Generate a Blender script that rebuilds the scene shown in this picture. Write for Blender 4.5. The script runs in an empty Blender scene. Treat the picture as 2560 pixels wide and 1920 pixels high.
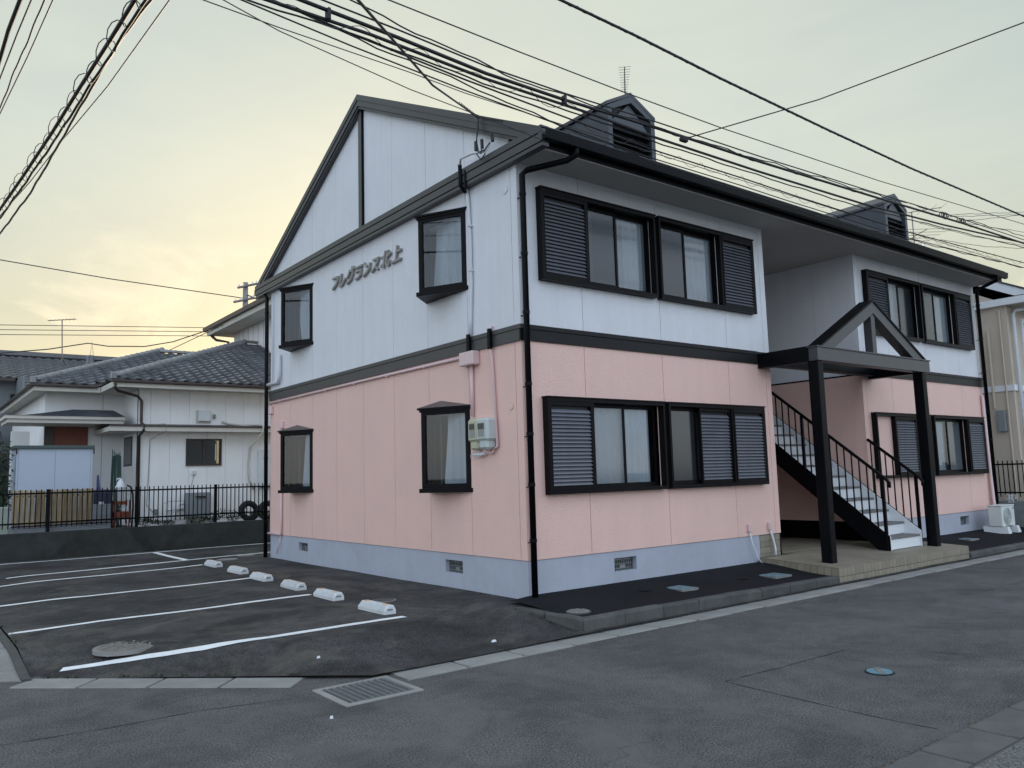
import bpy, bmesh, math, random
from mathutils import Matrix, Vector
random.seed(7)
R = math.radians
scene = bpy.context.scene
col = scene.collection

# ------------------------------------------------------------------ camera
scene.render.resolution_x, scene.render.resolution_y = 1024, 768
cam_d = bpy.data.cameras.new("camera")
cam = bpy.data.objects.new("camera", cam_d)
col.objects.link(cam)
cam_d.sensor_width = 36.0
cam_d.lens = 28.12
cam_d.clip_start, cam_d.clip_end = 0.1, 3000
cam.matrix_world = (Matrix.Translation((-5.966, -7.494, 1.460)) @ Matrix.Rotation(-0.659, 4, 'Z')
                    @ Matrix.Rotation(1.685, 4, 'X') @ Matrix.Rotation(-0.029, 4, 'Z'))
scene.camera = cam

# ------------------------------------------------------------------ sky and sun
SUN_AZ, SUN_EL = R(31), R(8.0)         # azimuth from +Y towards +X, behind the building
world = bpy.data.worlds.new("World")
scene.world = world
world.use_nodes = True
nt = world.node_tree
for n in list(nt.nodes): nt.nodes.remove(n)
def wn(t, **kw):
    n = nt.nodes.new(t)
    for k, v in kw.items(): setattr(n, k, v)
    return n
wo = wn("ShaderNodeOutputWorld"); bg = wn("ShaderNodeBackground")
sky = wn("ShaderNodeTexSky", sky_type='NISHITA', sun_disc=False, sun_elevation=SUN_EL, sun_rotation=SUN_AZ,
         altitude=50, air_density=1.0, dust_density=1.2, ozone_density=1.0)
gam = wn("ShaderNodeGamma"); gam.inputs[1].default_value = 0.40
veil = wn("ShaderNodeMixRGB", blend_type='MIX'); veil.inputs[0].default_value = 0.42
veil.inputs[2].default_value = (2.45, 2.62, 2.45, 1)
tc = wn("ShaderNodeTexCoord")
mp = wn("ShaderNodeMapping"); mp.inputs['Scale'].default_value = (1.6, 1.6, 5.5)
cn = wn("ShaderNodeTexNoise"); cn.inputs['Scale'].default_value = 2.2; cn.inputs['Detail'].default_value = 7
cn.inputs['Roughness'].default_value = 0.55; cn.inputs['Distortion'].default_value = 0.6
cr = wn("ShaderNodeValToRGB")
cr.color_ramp.elements[0].position = 0.35; cr.color_ramp.elements[0].color = (0.955, 0.96, 0.975, 1)
cr.color_ramp.elements[1].position = 0.68; cr.color_ramp.elements[1].color = (1.04, 1.03, 1.01, 1)
mul = wn("ShaderNodeMixRGB", blend_type='MULTIPLY'); mul.inputs[0].default_value = 1.0
# low sunlit cumulus near the horizon
mp2 = wn("ShaderNodeMapping"); mp2.inputs['Scale'].default_value = (5.0, 5.0, 9.0)
cn2 = wn("ShaderNodeTexNoise"); cn2.inputs['Scale'].default_value = 1.5; cn2.inputs['Detail'].default_value = 9
cn2.inputs['Roughness'].default_value = 0.62; cn2.inputs['Distortion'].default_value = 0.4
cr2 = wn("ShaderNodeValToRGB")
cr2.color_ramp.elements[0].position = 0.50; cr2.color_ramp.elements[0].color = (0, 0, 0, 1)
cr2.color_ramp.elements[1].position = 0.66; cr2.color_ramp.elements[1].color = (1, 1, 1, 1)
sep = wn("ShaderNodeSeparateXYZ")
mr = wn("ShaderNodeMapRange"); mr.inputs[1].default_value = 0.34; mr.inputs[2].default_value = 0.16
mr.inputs[3].default_value = 0.0; mr.inputs[4].default_value = 0.34
mm = wn("ShaderNodeMath", operation='MULTIPLY')
cl = wn("ShaderNodeMixRGB", blend_type='MIX'); cl.inputs[2].default_value = (3.9, 3.2, 2.3, 1)
dotn = wn("ShaderNodeVectorMath", operation='DOT_PRODUCT')
dotn.inputs[1].default_value = (math.sin(SUN_AZ), math.cos(SUN_AZ), 0.0)
def rngw(lo, hi):
    n = wn("ShaderNodeMapRange", interpolation_type='SMOOTHSTEP'); n.inputs[1].default_value = lo; n.inputs[2].default_value = hi; return n
TINT = [(-0.30, 0.45, (1.40, 1.50, 1.82)), (0.45, 0.84, (0.64, 0.685, 0.685)), (0.84, 1.0, (0.765, 0.78, 0.715)), (None, None, (0.92, 0.86, 0.71))]
tmul = wn("ShaderNodeMixRGB", blend_type='MULTIPLY'); tmul.inputs[0].default_value = 1.0
L = nt.links.new
L(sky.outputs[0], gam.inputs[0]); L(gam.outputs[0], veil.inputs[1])
L(tc.outputs['Generated'], mp.inputs[0]); L(mp.outputs[0], cn.inputs[0]); L(cn.outputs[0], cr.inputs[0])
L(tc.outputs['Generated'], dotn.inputs[0])
prev = wn("ShaderNodeRGB"); prev.outputs[0].default_value = (*TINT[0][2], 1); tint = prev
for k in range(3):
    r_ = rngw(TINT[k][0], TINT[k][1]); L(dotn.outputs['Value'], r_.inputs[0])
    mx_ = wn("ShaderNodeMixRGB", blend_type='MIX'); mx_.inputs[2].default_value = (*TINT[k + 1][2], 1)
    L(r_.outputs[0], mx_.inputs[0]); L(tint.outputs[0], mx_.inputs[1]); tint = mx_
L(veil.outputs[0], tmul.inputs[1]); L(tint.outputs[0], tmul.inputs[2])
lowr = wn("ShaderNodeMapRange", interpolation_type='SMOOTHSTEP'); lowr.inputs[1].default_value = 0.02; lowr.inputs[2].default_value = 0.42
lowr.inputs[3].default_value = 1.0; lowr.inputs[4].default_value = 0.0
sunr = rngw(0.0, 0.9); lm = wn("ShaderNodeMath", operation='MULTIPLY'); L(tc.outputs['Generated'], sep.inputs[0]); L(sep.outputs[2], lowr.inputs[0]); L(dotn.outputs['Value'], sunr.inputs[0])
L(lowr.outputs[0], lm.inputs[0]); L(sunr.outputs[0], lm.inputs[1])
peach = wn("ShaderNodeMixRGB", blend_type='MULTIPLY'); peach.inputs[2].default_value = (0.98, 0.865, 0.70, 1)
L(lm.outputs[0], peach.inputs[0]); L(tmul.outputs[0], peach.inputs[1])
L(peach.outputs[0], mul.inputs[1]); L(cr.outputs[0], mul.inputs[2])
L(tc.outputs['Generated'], mp2.inputs[0]); L(mp2.outputs[0], cn2.inputs[0]); L(cn2.outputs[0], cr2.inputs[0])
L(tc.outputs['Generated'], sep.inputs[0]); L(sep.outputs[2], mr.inputs[0])
L(cr2.outputs[0], mm.inputs[0]); L(mr.outputs[0], mm.inputs[1])
L(mul.outputs[0], cl.inputs[1]); L(mm.outputs[0], cl.inputs[0])
L(cl.outputs[0], bg.inputs[0]); L(bg.outputs[0], wo.inputs[0])
bg.inputs[1].default_value = 0.15

sun_d = bpy.data.lights.new("sun", 'SUN')
sun_d.energy = 0.6; sun_d.angle = R(12); sun_d.color = (1.0, 0.80, 0.55)
sun = bpy.data.objects.new("sun", sun_d); col.objects.link(sun)
sd = Vector((math.sin(SUN_AZ) * math.cos(SUN_EL), math.cos(SUN_AZ) * math.cos(SUN_EL), math.sin(SUN_EL)))
sun.rotation_euler = sd.to_track_quat('Z', 'Y').to_euler()
sun.location = (20, 35, 30)

vs = scene.view_settings
vs.view_transform = 'Standard'; vs.look = 'None'; vs.gamma = 1.0; vs.use_curve_mapping = False
vs.exposure = 1.60

# ------------------------------------------------------------------ materials
MATS = {}
def M(name, c, rough=0.6, metal=0.0, var=0.0, vs_=2.0, bump=0.0, bs=60.0, rnd=0.0, stain=0.0, spec=0.5, dark=0.5, stretch=None, streak=0.0):
    m = bpy.data.materials.new(name); m.use_nodes = True
    t = m.node_tree; b = t.nodes['Principled BSDF']
    b.inputs['Roughness'].default_value = rough; b.inputs['Metallic'].default_value = metal
    b.inputs['Specular IOR Level'].default_value = spec
    b.inputs['Base Color'].default_value = (*c, 1)
    N = t.nodes.new; K = t.links.new
    tcn = N('ShaderNodeTexCoord')
    coord = tcn.outputs['Object']
    if stretch:
        mpn = N('ShaderNodeMapping'); mpn.inputs['Scale'].default_value = stretch
        K(coord, mpn.inputs[0]); coord = mpn.outputs[0]
    cur = None
    if var or rnd or stain:
        rgb = N('ShaderNodeRGB'); rgb.outputs[0].default_value = (*c, 1); cur = rgb.outputs[0]
    if var:
        nz = N('ShaderNodeTexNoise'); nz.inputs['Scale'].default_value = vs_; nz.inputs['Detail'].default_value = 6
        nz.inputs['Roughness'].default_value = 0.65
        K(coord, nz.inputs[0])
        mr_ = N('ShaderNodeMapRange'); mr_.inputs[1].default_value = 0.25; mr_.inputs[2].default_value = 0.75
        mr_.inputs[3].default_value = 1 - var; mr_.inputs[4].default_value = 1 + var
        K(nz.outputs[0], mr_.inputs[0])
        mx = N('ShaderNodeMixRGB'); mx.blend_type = 'MULTIPLY'; mx.inputs[0].default_value = 1
        K(cur, mx.inputs[1]); K(mr_.outputs[0], mx.inputs[2]); cur = mx.outputs[0]
    if rnd:
        oi = N('ShaderNodeObjectInfo'); mr_ = N('ShaderNodeMapRange')
        mr_.inputs[3].default_value = 1 - rnd; mr_.inputs[4].default_value = 1 + rnd
        K(oi.outputs['Random'], mr_.inputs[0])
        mx = N('ShaderNodeMixRGB'); mx.blend_type = 'MULTIPLY'; mx.inputs[0].default_value = 1
        K(cur, mx.inputs[1]); K(mr_.outputs[0], mx.inputs[2]); cur = mx.outputs[0]
    if stain:
        nz = N('ShaderNodeTexNoise'); nz.inputs['Scale'].default_value = 1.1; nz.inputs['Detail'].default_value = 8
        nz.inputs['Roughness'].default_value = 0.7; nz.inputs['Distortion'].default_value = 0.8
        K(coord, nz.inputs[0])
        rp = N('ShaderNodeValToRGB'); rp.color_ramp.elements[0].position = 0.48; rp.color_ramp.elements[0].color = (0, 0, 0, 1)
        rp.color_ramp.elements[1].position = 0.72; rp.color_ramp.elements[1].color = (stain, stain, stain, 1)
        K(nz.outputs[0], rp.inputs[0])
        mx = N('ShaderNodeMixRGB'); mx.inputs[2].default_value = (c[0] * dark, c[1] * dark, c[2] * dark, 1)
        K(rp.outputs[0], mx.inputs[0]); K(cur, mx.inputs[1]); cur = mx.outputs[0]
    if streak:
        ms = N('ShaderNodeMapping'); ms.inputs['Scale'].default_value = (3.5, 3.5, 0.30); K(tcn.outputs['Object'], ms.inputs[0])
        nz = N('ShaderNodeTexNoise'); nz.inputs['Scale'].default_value = 1.6; nz.inputs['Detail'].default_value = 7; nz.inputs['Roughness'].default_value = 0.7
        K(ms.outputs[0], nz.inputs[0])
        mr_ = N('ShaderNodeMapRange'); mr_.inputs[1].default_value = 0.35; mr_.inputs[2].default_value = 0.7; mr_.inputs[3].default_value = 1.0; mr_.inputs[4].default_value = 1 - streak
        K(nz.outputs[0], mr_.inputs[0])
        mx = N('ShaderNodeMixRGB'); mx.blend_type = 'MULTIPLY'; mx.inputs[0].default_value = 1
        K(cur, mx.inputs[1]); K(mr_.outputs[0], mx.inputs[2]); cur = mx.outputs[0]
    if cur is not None: K(cur, b.inputs['Base Color'])
    if bump:
        nb = N('ShaderNodeTexNoise'); nb.inputs['Scale'].default_value = bs; nb.inputs['Detail'].default_value = 4
        K(coord, nb.inputs[0])
        bp = N('ShaderNodeBump'); bp.inputs['Strength'].default_value = bump; bp.inputs['Distance'].default_value = 0.01
        K(nb.outputs[0], bp.inputs['Height']); K(bp.outputs[0], b.inputs['Normal'])
    MATS[name] = m
    return m

def asphalt(name, c, speck=0.5, patch=0.25, rough=0.85, crack=0.0, dust=None, bump=0.5, oil=0.3):
    m = bpy.data.materials.new(name); m.use_nodes = True
    t = m.node_tree; b = t.nodes['Principled BSDF']; b.inputs['Roughness'].default_value = rough; b.inputs['Specular IOR Level'].default_value = 0.2
    N = t.nodes.new; K = t.links.new
    tcn = N('ShaderNodeTexCoord'); co = tcn.outputs['Object']
    def noise(sc, det=4, ro=0.6, dist=0.0):
        n = N('ShaderNodeTexNoise'); n.inputs['Scale'].default_value = sc; n.inputs['Detail'].default_value = det
        n.inputs['Roughness'].default_value = ro; n.inputs['Distortion'].default_value = dist; K(co, n.inputs[0]); return n.outputs[0]
    def rng(x, a, b_, lo, hi):
        r = N('ShaderNodeMapRange'); r.inputs[1].default_value = a; r.inputs[2].default_value = b_
        r.inputs[3].default_value = lo; r.inputs[4].default_value = hi; K(x, r.inputs[0]); return r.outputs[0]
    def mulc(a, f):
        x = N('ShaderNodeMixRGB'); x.blend_type = 'MULTIPLY'; x.inputs[0].default_value = 1; K(a, x.inputs[1]); K(f, x.inputs[2]); return x.outputs[0]
    rgb = N('ShaderNodeRGB'); rgb.outputs[0].default_value = (*c, 1); cur = rgb.outputs[0]
    cur = mulc(cur, rng(noise(0.9, 7, 0.6, 0.6), 0.3, 0.7, 1 - patch, 1 + patch))
    cur = mulc(cur, rng(noise(7.0, 5, 0.7), 0.3, 0.7, 1 - patch * 0.5, 1 + patch * 0.5))
    fine = noise(75.0, 3, 0.75)
    cur = mulc(cur, rng(fine, 0.3, 0.7, 1 - speck, 1 + speck))
    vo = N('ShaderNodeTexVoronoi'); vo.inputs['Scale'].default_value = 55; K(co, vo.inputs[0])
    sp = rng(vo.outputs['Distance'], 0.08, 0.20, 1.0, 0.0)
    gate = rng(noise(21.0, 2), 0.56, 0.62, 0.0, 0.55)
    mg = N('ShaderNodeMath'); mg.operation = 'MULTIPLY'; K(sp, mg.inputs[0]); K(gate, mg.inputs[1])
    mx = N('ShaderNodeMixRGB'); mx.inputs[2].default_value = (c[0] * 3, c[1] * 3, c[2] * 3, 1); K(mg.outputs[0], mx.inputs[0]); K(cur, mx.inputs[1]); cur = mx.outputs[0]
    f = rng(noise(0.62, 7, 0.62, 1.6), 0.50, 0.62, 0.0, oil)
    mx = N('ShaderNodeMixRGB'); mx.inputs[2].default_value = (c[0] * .45, c[1] * .45, c[2] * .47, 1); K(f, mx.inputs[0]); K(cur, mx.inputs[1]); cur = mx.outputs[0]
    if dust:
        f = rng(noise(0.8, 9, 0.72, 1.2), 0.50, 0.68, 0.0, 0.75)
        mx = N('ShaderNodeMixRGB'); mx.inputs[2].default_value = (*dust, 1); K(f, mx.inputs[0]); K(cur, mx.inputs[1]); cur = mx.outputs[0]
    if crack:
        v2 = N('ShaderNodeTexVoronoi'); v2.feature = 'DISTANCE_TO_EDGE'; v2.inputs['Scale'].default_value = 0.42
        mpn = N('ShaderNodeMapping'); K(co, mpn.inputs[0])
        dn = N('ShaderNodeTexNoise'); dn.inputs['Scale'].default_value = 2.5; dn.inputs['Detail'].default_value = 6; K(co, dn.inputs[0])
        ad = N('ShaderNodeMixRGB'); ad.blend_type = 'ADD'; ad.inputs[0].default_value = 0.5; K(mpn.outputs[0], ad.inputs[1]); K(dn.outputs[1], ad.inputs[2])
        K(ad.outputs[0], v2.inputs[0])
        f = rng(v2.outputs['Distance'], 0.0, 0.006, crack, 0.0)
        g2 = rng(noise(0.5, 3), 0.5, 0.58, 0.0, 1.0)
        mg2 = N('ShaderNodeMath'); mg2.operation = 'MULTIPLY'; K(f, mg2.inputs[0]); K(g2, mg2.inputs[1])
        mx = N('ShaderNodeMixRGB'); mx.inputs[2].default_value = (c[0] * .35, c[1] * .35, c[2] * .35, 1); K(mg2.outputs[0], mx.inputs[0]); K(cur, mx.inputs[1]); cur = mx.outputs[0]
    K(cur, b.inputs['Base Color'])
    bp = N('ShaderNodeBump'); bp.inputs['Strength'].default_value = bump; bp.inputs['Distance'].default_value = 0.012
    K(fine, bp.inputs['Height']); K(bp.outputs[0], b.inputs['Normal'])
    MATS[name] = m

def glass(name, tint=(0.8, 0.86, 0.9), rough=0.02, opac=0.0, opcol=(0.5, 0.55, 0.6)):
    m = bpy.data.materials.new(name); m.use_nodes = True
    t = m.node_tree
    for n in list(t.nodes): t.nodes.remove(n)
    N = t.nodes.new; K = t.links.new
    o = N('ShaderNodeOutputMaterial'); tr = N('ShaderNodeBsdfTransparent'); gl = N('ShaderNodeBsdfGlossy')
    tr.inputs[0].default_value = (*tint, 1); gl.inputs['Roughness'].default_value = rough
    fr = N('ShaderNodeFresnel'); fr.inputs[0].default_value = 1.75
    mx = N('ShaderNodeMixShader')
    body = tr.outputs[0]
    if opac:
        df = N('ShaderNodeBsdfDiffuse'); df.inputs[0].default_value = (*opcol, 1)
        m2 = N('ShaderNodeMixShader'); m2.inputs[0].default_value = opac; K(tr.outputs[0], m2.inputs[1]); K(df.outputs[0], m2.inputs[2]); body = m2.outputs[0]
    K(fr.outputs[0], mx.inputs[0]); K(body, mx.inputs[1]); K(gl.outputs[0], mx.inputs[2]); K(mx.outputs[0], o.inputs[0])
    MATS[name] = m

M('white_wall', (0.775, 0.785, 0.815), 0.55, var=0.03, vs_=1.3, bump=0.8, bs=60, stain=0.35, dark=0.90, streak=0.07)
M('pink_wall', (0.85, 0.565, 0.495), 0.5, var=0.03, vs_=1.3, bump=0.7, bs=48, stain=0.3, dark=0.92, streak=0.04)
M('blue_plinth', (0.43, 0.455, 0.525), 0.65, var=0.06, vs_=1.6, bump=0.25, bs=25, stain=0.6, dark=0.84, streak=0.06)
M('trim', (0.018, 0.017, 0.018), 0.42, spec=0.15, var=0.12, vs_=4, bump=0.03, bs=20)
M('trim_sky_lit', (0.052, 0.052, 0.056), 0.40, var=0.12, vs_=3, bump=0.05, bs=15)  # dark trim made greyer: brighter sky reflection put into the base colour
M('black_paint', (0.004, 0.0045, 0.006), 0.36, spec=0.10, var=0.2, vs_=5, bump=0.04, bs=12)
M('frame_dark', (0.006, 0.0055, 0.0065), 0.42, spec=0.10, var=0.15, vs_=6)
M('louvre', (0.15, 0.155, 0.18), 0.16, spec=1.0, var=0.1, vs_=8)
M('soffit', (0.44, 0.42, 0.40), 0.7, var=0.05, vs_=1.5)
M('roof_metal', (0.045, 0.052, 0.064), 0.42, var=0.15, vs_=2.5, bump=0.05, bs=20)
M('room_dark', (0.10, 0.10, 0.10), 0.9)
M('curtain', (0.74, 0.77, 0.80), 0.9, var=0.05, vs_=6)
M('pipe_white', (0.66, 0.68, 0.71), 0.4, var=0.05)
M('pipe_pink', (0.74, 0.55, 0.545), 0.4, var=0.05)
M('letter_grey', (0.30, 0.29, 0.27), 0.55, var=0.1, vs_=12)
M('concrete', (0.27, 0.265, 0.25), 0.85, var=0.22, vs_=2.2, bump=0.4, bs=90, stain=0.5, rnd=0.06, dark=0.6)
M('strip_grey', (0.115, 0.113, 0.11), 0.9, var=0.25, vs_=4.0, bump=0.6, bs=70, stain=0.5, dark=0.6)
M('kerb_concrete', (0.082, 0.082, 0.078), 0.9, var=0.35, vs_=5.0, bump=0.7, bs=70, stain=0.8, rnd=0.12, dark=0.45)
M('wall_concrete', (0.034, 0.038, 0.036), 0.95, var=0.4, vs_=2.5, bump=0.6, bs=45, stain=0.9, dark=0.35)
M('line_paint', (0.82, 0.83, 0.83), 0.7, var=0.10, vs_=14, bump=0.25, bs=90, stain=0.45, dark=0.72)
M('stop_plastic', (0.62, 0.64, 0.65), 0.5, var=0.12, vs_=9, bump=0.1, bs=70, stain=0.6, dark=0.7, rnd=0.05)
M('reflector', (0.75, 0.38, 0.07), 0.3)
M('galv', (0.32, 0.34, 0.35), 0.42, metal=0.7, var=0.15, vs_=9)
M('iron_cover', (0.25, 0.24, 0.21), 0.7, metal=0.25, var=0.3, vs_=22, bump=0.8, bs=45, stain=0.6)
M('blue_cover', (0.13, 0.22, 0.25), 0.6, var=0.25, vs_=18, bump=0.3, bs=60, stain=0.7)
M('beige_tile', (0.255, 0.222, 0.168), 0.6, var=0.12, vs_=9, bump=0.1, bs=40, rnd=0.10)
M('pebble', (0.12, 0.118, 0.11), 0.9)
M('grout', (0.10, 0.092, 0.078), 0.9, var=0.2, vs_=8)
M('tread_grey', (0.17, 0.165, 0.165), 0.75, var=0.15, vs_=8, bump=0.3, bs=90)
M('stair_white', (0.76, 0.78, 0.80), 0.5, var=0.05)
M('roof_tile', (0.15, 0.155, 0.165), 0.20, var=0.25, vs_=9, rnd=0.3, spec=0.9, bump=0.1, bs=25)
M('cap_tile', (0.20, 0.205, 0.215), 0.28, var=0.15, vs_=6, rnd=0.12, spec=0.8)
M('valve_blue', (0.14, 0.27, 0.34), 0.55, var=0.2, vs_=20)
M('roof_tile_far', (0.06, 0.064, 0.072), 0.25, spec=0.9, var=0.25, vs_=3)
M('house_white', (0.88, 0.88, 0.87), 0.75, var=0.05, vs_=1.1, bump=0.15, bs=40, stain=0.5, dark=0.86, stretch=(1, 1, 0.35))
M('eave_cream', (0.60, 0.57, 0.50), 0.7, var=0.06, stain=0.5, dark=0.75)
M('brown_metal', (0.055, 0.038, 0.034), 0.45, var=0.15)
M('brown_door', (0.20, 0.065, 0.040), 0.6, var=0.25, vs_=6, stretch=(6, 6, 0.6))
M('shed_panel', (0.46, 0.53, 0.63), 0.45, var=0.03, vs_=1.5)
M('shed_top', (0.055, 0.085, 0.085), 0.4, var=0.1)
M('wood_board', (0.36, 0.275, 0.165), 0.85, var=0.45, vs_=4, rnd=0.28, bump=0.4, bs=30, stretch=(7, 7, 0.7))
M('sheet_grey', (0.24, 0.26, 0.28), 0.5, var=0.15, vs_=5, rnd=0.08)
M('cream_box', (0.42, 0.47, 0.40), 0.6, var=0.08)
M('green_pole', (0.012, 0.045, 0.035), 0.45, var=0.2)
M('rust_red', (0.20, 0.055, 0.030), 0.8, var=0.4, vs_=9)
M('plastic_white', (0.66, 0.69, 0.70), 0.4, var=0.06)
M('plastic_grey', (0.22, 0.24, 0.25), 0.5, var=0.1)
M('tarp_blue', (0.018, 0.026, 0.06), 0.6, var=0.3, bump=0.4, bs=12)
M('rubber', (0.012, 0.012, 0.013), 0.75, bump=0.3, bs=30)
M('meter_grey', (0.50, 0.55, 0.53), 0.35, var=0.04)
M('meter_cream', (0.50, 0.49, 0.36), 0.35, var=0.04)
M('meter_dark', (0.035, 0.045, 0.05), 0.2)
M('meter_face', (0.25, 0.27, 0.27), 0.2)
M('ac_white', (0.66, 0.69, 0.66), 0.4, var=0.04)
M('ac_grille', (0.30, 0.32, 0.31), 0.5)
M('badge_blue', (0.01, 0.03, 0.12), 0.3)
M('beige_wall', (0.56, 0.48, 0.395), 0.7, var=0.06, vs_=1.2, bump=0.3, bs=50, stain=0.4, dark=0.85)
M('block_grey', (0.20, 0.215, 0.22), 0.9, var=0.15, vs_=5, bump=0.4, bs=60, stain=0.4)
M('sign_white', (0.72, 0.73, 0.75), 0.5)
M('ink', (0.01, 0.01, 0.012), 0.6)
M('cable', (0.016, 0.015, 0.017), 0.55)
M('cable_thin', (0.045, 0.040, 0.045), 0.5)
M('antenna_metal', (0.16, 0.145, 0.15), 0.4, metal=0.5)
M('dish_white', (0.62, 0.66, 0.70), 0.4)
M('pole_concrete', (0.26, 0.25, 0.24), 0.85, var=0.15)
M('leaf_dark', (0.028, 0.050, 0.022), 0.55, var=0.3, rnd=0.3)
M('leaf_light', (0.14, 0.17, 0.10), 0.55, var=0.3)
M('bark', (0.06, 0.045, 0.035), 0.9, var=0.3)
M('soil', (0.05, 0.045, 0.038), 0.95, var=0.4, vs_=3, bump=0.5, bs=20)
M('straw', (0.16, 0.11, 0.06), 0.9, var=0.3)
M('litter_white', (0.70, 0.71, 0.72), 0.7)
asphalt('gravel', (0.17, 0.17, 0.165), 0.95, 0.2, bump=1.0, oil=0.1)
asphalt('asphalt_road', (0.116, 0.114, 0.114), 0.95, 0.26, crack=0.35, oil=0.35, dust=(0.155, 0.153, 0.150), bump=0.8)
asphalt('asphalt_lot', (0.060, 0.058, 0.057), 0.9, 0.5, dust=(0.140, 0.128, 0.108), crack=0.4, oil=0.7, bump=0.8)
asphalt('asphalt_fresh', (0.007, 0.0078, 0.010), 0.6, 0.2, rough=0.85)
glass('glass_clear')
glass('glass_frost', (0.80, 0.84, 0.87), 0.08, 0.30, (0.34, 0.39, 0.43))
glass('glass_screen', (0.35, 0.38, 0.42), 0.15, 0.45, (0.05, 0.06, 0.07))

# ------------------------------------------------------------------ mesh builder and scene helpers
class MB:
    def __init__(s): s.v = []; s.f = []
    def add(s, vs_, fs):
        n = len(s.v); s.v += [tuple(p) for p in vs_]; s.f += [tuple(i + n for i in f) for f in fs]; return s
    def box(s, x0, x1, y0, y1, z0, z1, bev=0.0):
        if bev > 0:
            b = bmesh.new(); bmesh.ops.create_cube(b, size=1.0)
            for v in b.verts: v.co = Vector(((x0 + x1) / 2 + v.co.x * (x1 - x0), (y0 + y1) / 2 + v.co.y * (y1 - y0), (z0 + z1) / 2 + v.co.z * (z1 - z0)))
            bmesh.ops.bevel(b, geom=b.edges[:], offset=bev, segments=1, affect='EDGES')
            b.verts.index_update()
            s.add([v.co for v in b.verts], [[v.index for v in f.verts] for f in b.faces]); b.free(); return s
        return s.add([(x0, y0, z0), (x1, y0, z0), (x1, y1, z0), (x0, y1, z0), (x0, y0, z1), (x1, y0, z1), (x1, y1, z1), (x0, y1, z1)],
                     [(0, 3, 2, 1), (4, 5, 6, 7), (0, 1, 5, 4), (1, 2, 6, 5), (2, 3, 7, 6), (3, 0, 4, 7)])
    def prism(s, poly, vec):
        n = len(poly); vec = Vector(vec); a = [Vector(p) for p in poly]; b = [p + vec for p in a]
        nrm = Vector((0, 0, 0))
        for i in range(n): nrm += a[i].cross(a[(i + 1) % n])
        flip = nrm.dot(vec) > 0
        fs = [tuple(range(n)), tuple(range(2 * n - 1, n - 1, -1))] + [(i, n + i, n + (i + 1) % n, (i + 1) % n) for i in range(n)]
        if flip: fs = [tuple(reversed(f)) for f in fs]
        return s.add(a + b, fs)
    def quad(s, *p): return s.add(p, [tuple(range(len(p)))])
    def tube(s, pts, r, n=6, caps=True):
        pts = [Vector(p) for p in pts]; m = len(pts); rr = r if isinstance(r, (list, tuple)) else [r] * m
        base = len(s.v); up = Vector((0, 0, 1)); prev = None
        for i, p in enumerate(pts):
            d = (pts[min(i + 1, m - 1)] - pts[max(i - 1, 0)]).normalized()
            u = prev if prev is not None else (up if abs(d.z) < 0.95 else Vector((1, 0, 0)))
            a = d.cross(u)
            if a.length < 1e-6: a = d.cross(Vector((0, 1, 0)))
            a.normalize(); b = a.cross(d).normalized(); prev = b
            for k in range(n):
                t = 2 * math.pi * k / n + math.pi / n
                s.v.append(tuple(p + (a * math.cos(t) + b * math.sin(t)) * rr[i]))
        for i in range(m - 1):
            for k in range(n):
                k2 = (k + 1) % n
                s.f.append((base + i * n + k, base + i * n + k2, base + (i + 1) * n + k2, base + (i + 1) * n + k))
        if caps:
            s.f.append(tuple(base + k for k in reversed(range(n)))); s.f.append(tuple(base + (m - 1) * n + k for k in range(n)))
        return s
    def disc(s, c, r, z0, z1, n=28):
        p = [(c[0] + r * math.cos(2 * math.pi * k / n), c[1] + r * math.sin(2 * math.pi * k / n), z0) for k in range(n)]
        return s.prism(p, (0, 0, z1 - z0))
    def mesh(s, name):
        me = bpy.data.meshes.new(name); me.from_pydata(s.v, [], s.f); me.validate(); me.update(); return me
    def build(s, name, mat, parent=None, smooth=False):
        me = s.mesh(name); me.materials.append(MATS[mat])
        if smooth:
            for p in me.polygons: p.use_smooth = True
        return put(name, me, parent)

ORG = {}
def put(name, me, parent=None, at=(0, 0, 0), rot=None):
    o = bpy.data.objects.new(name, me); col.objects.link(o)
    at = Vector(at)
    if parent is not None:
        o.parent = parent; o.location = at - ORG[parent.name]
    else: o.location = at
    if rot is not None: o.rotation_euler = rot
    ORG[o.name] = at
    return o
def tag(o, label, cat, group=None, kind=None):
    if label: o['label'] = label
    if cat: o['category'] = cat
    if group: o['group'] = group
    if kind: o['kind'] = kind
    return o
def thing(name, loc, label, cat, group=None, kind=None):
    o = bpy.data.objects.new(name, None); o.empty_display_size = 0.2; col.objects.link(o)
    o.location = loc; ORG[o.name] = Vector(loc)
    return tag(o, label, cat, group, kind)
def box(name, mat, parent, *d, bev=0.0): return MB().box(*d, bev=bev).build(name, mat, parent)
def structure(o, kind='structure'): o['kind'] = kind; return o
def subtract(rects, h):
    out = []
    for (a, b, c, d) in rects:
        e, f, g, i = max(a, h[0]), min(b, h[1]), max(c, h[2]), min(d, h[3])
        if e >= f or g >= i: out.append((a, b, c, d)); continue
        if a < e: out.append((a, e, c, d))
        if f < b: out.append((f, b, c, d))
        if c < g: out.append((e, f, c, g))
        if i < d: out.append((e, f, i, d))
    return out
def cut(r, holes):
    rs = [r]
    for h in holes: rs = subtract(rs, h)
    return rs
def smooth01(t): t = max(0.0, min(1.0, t)); return t * t * (3 - 2 * t)

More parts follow.
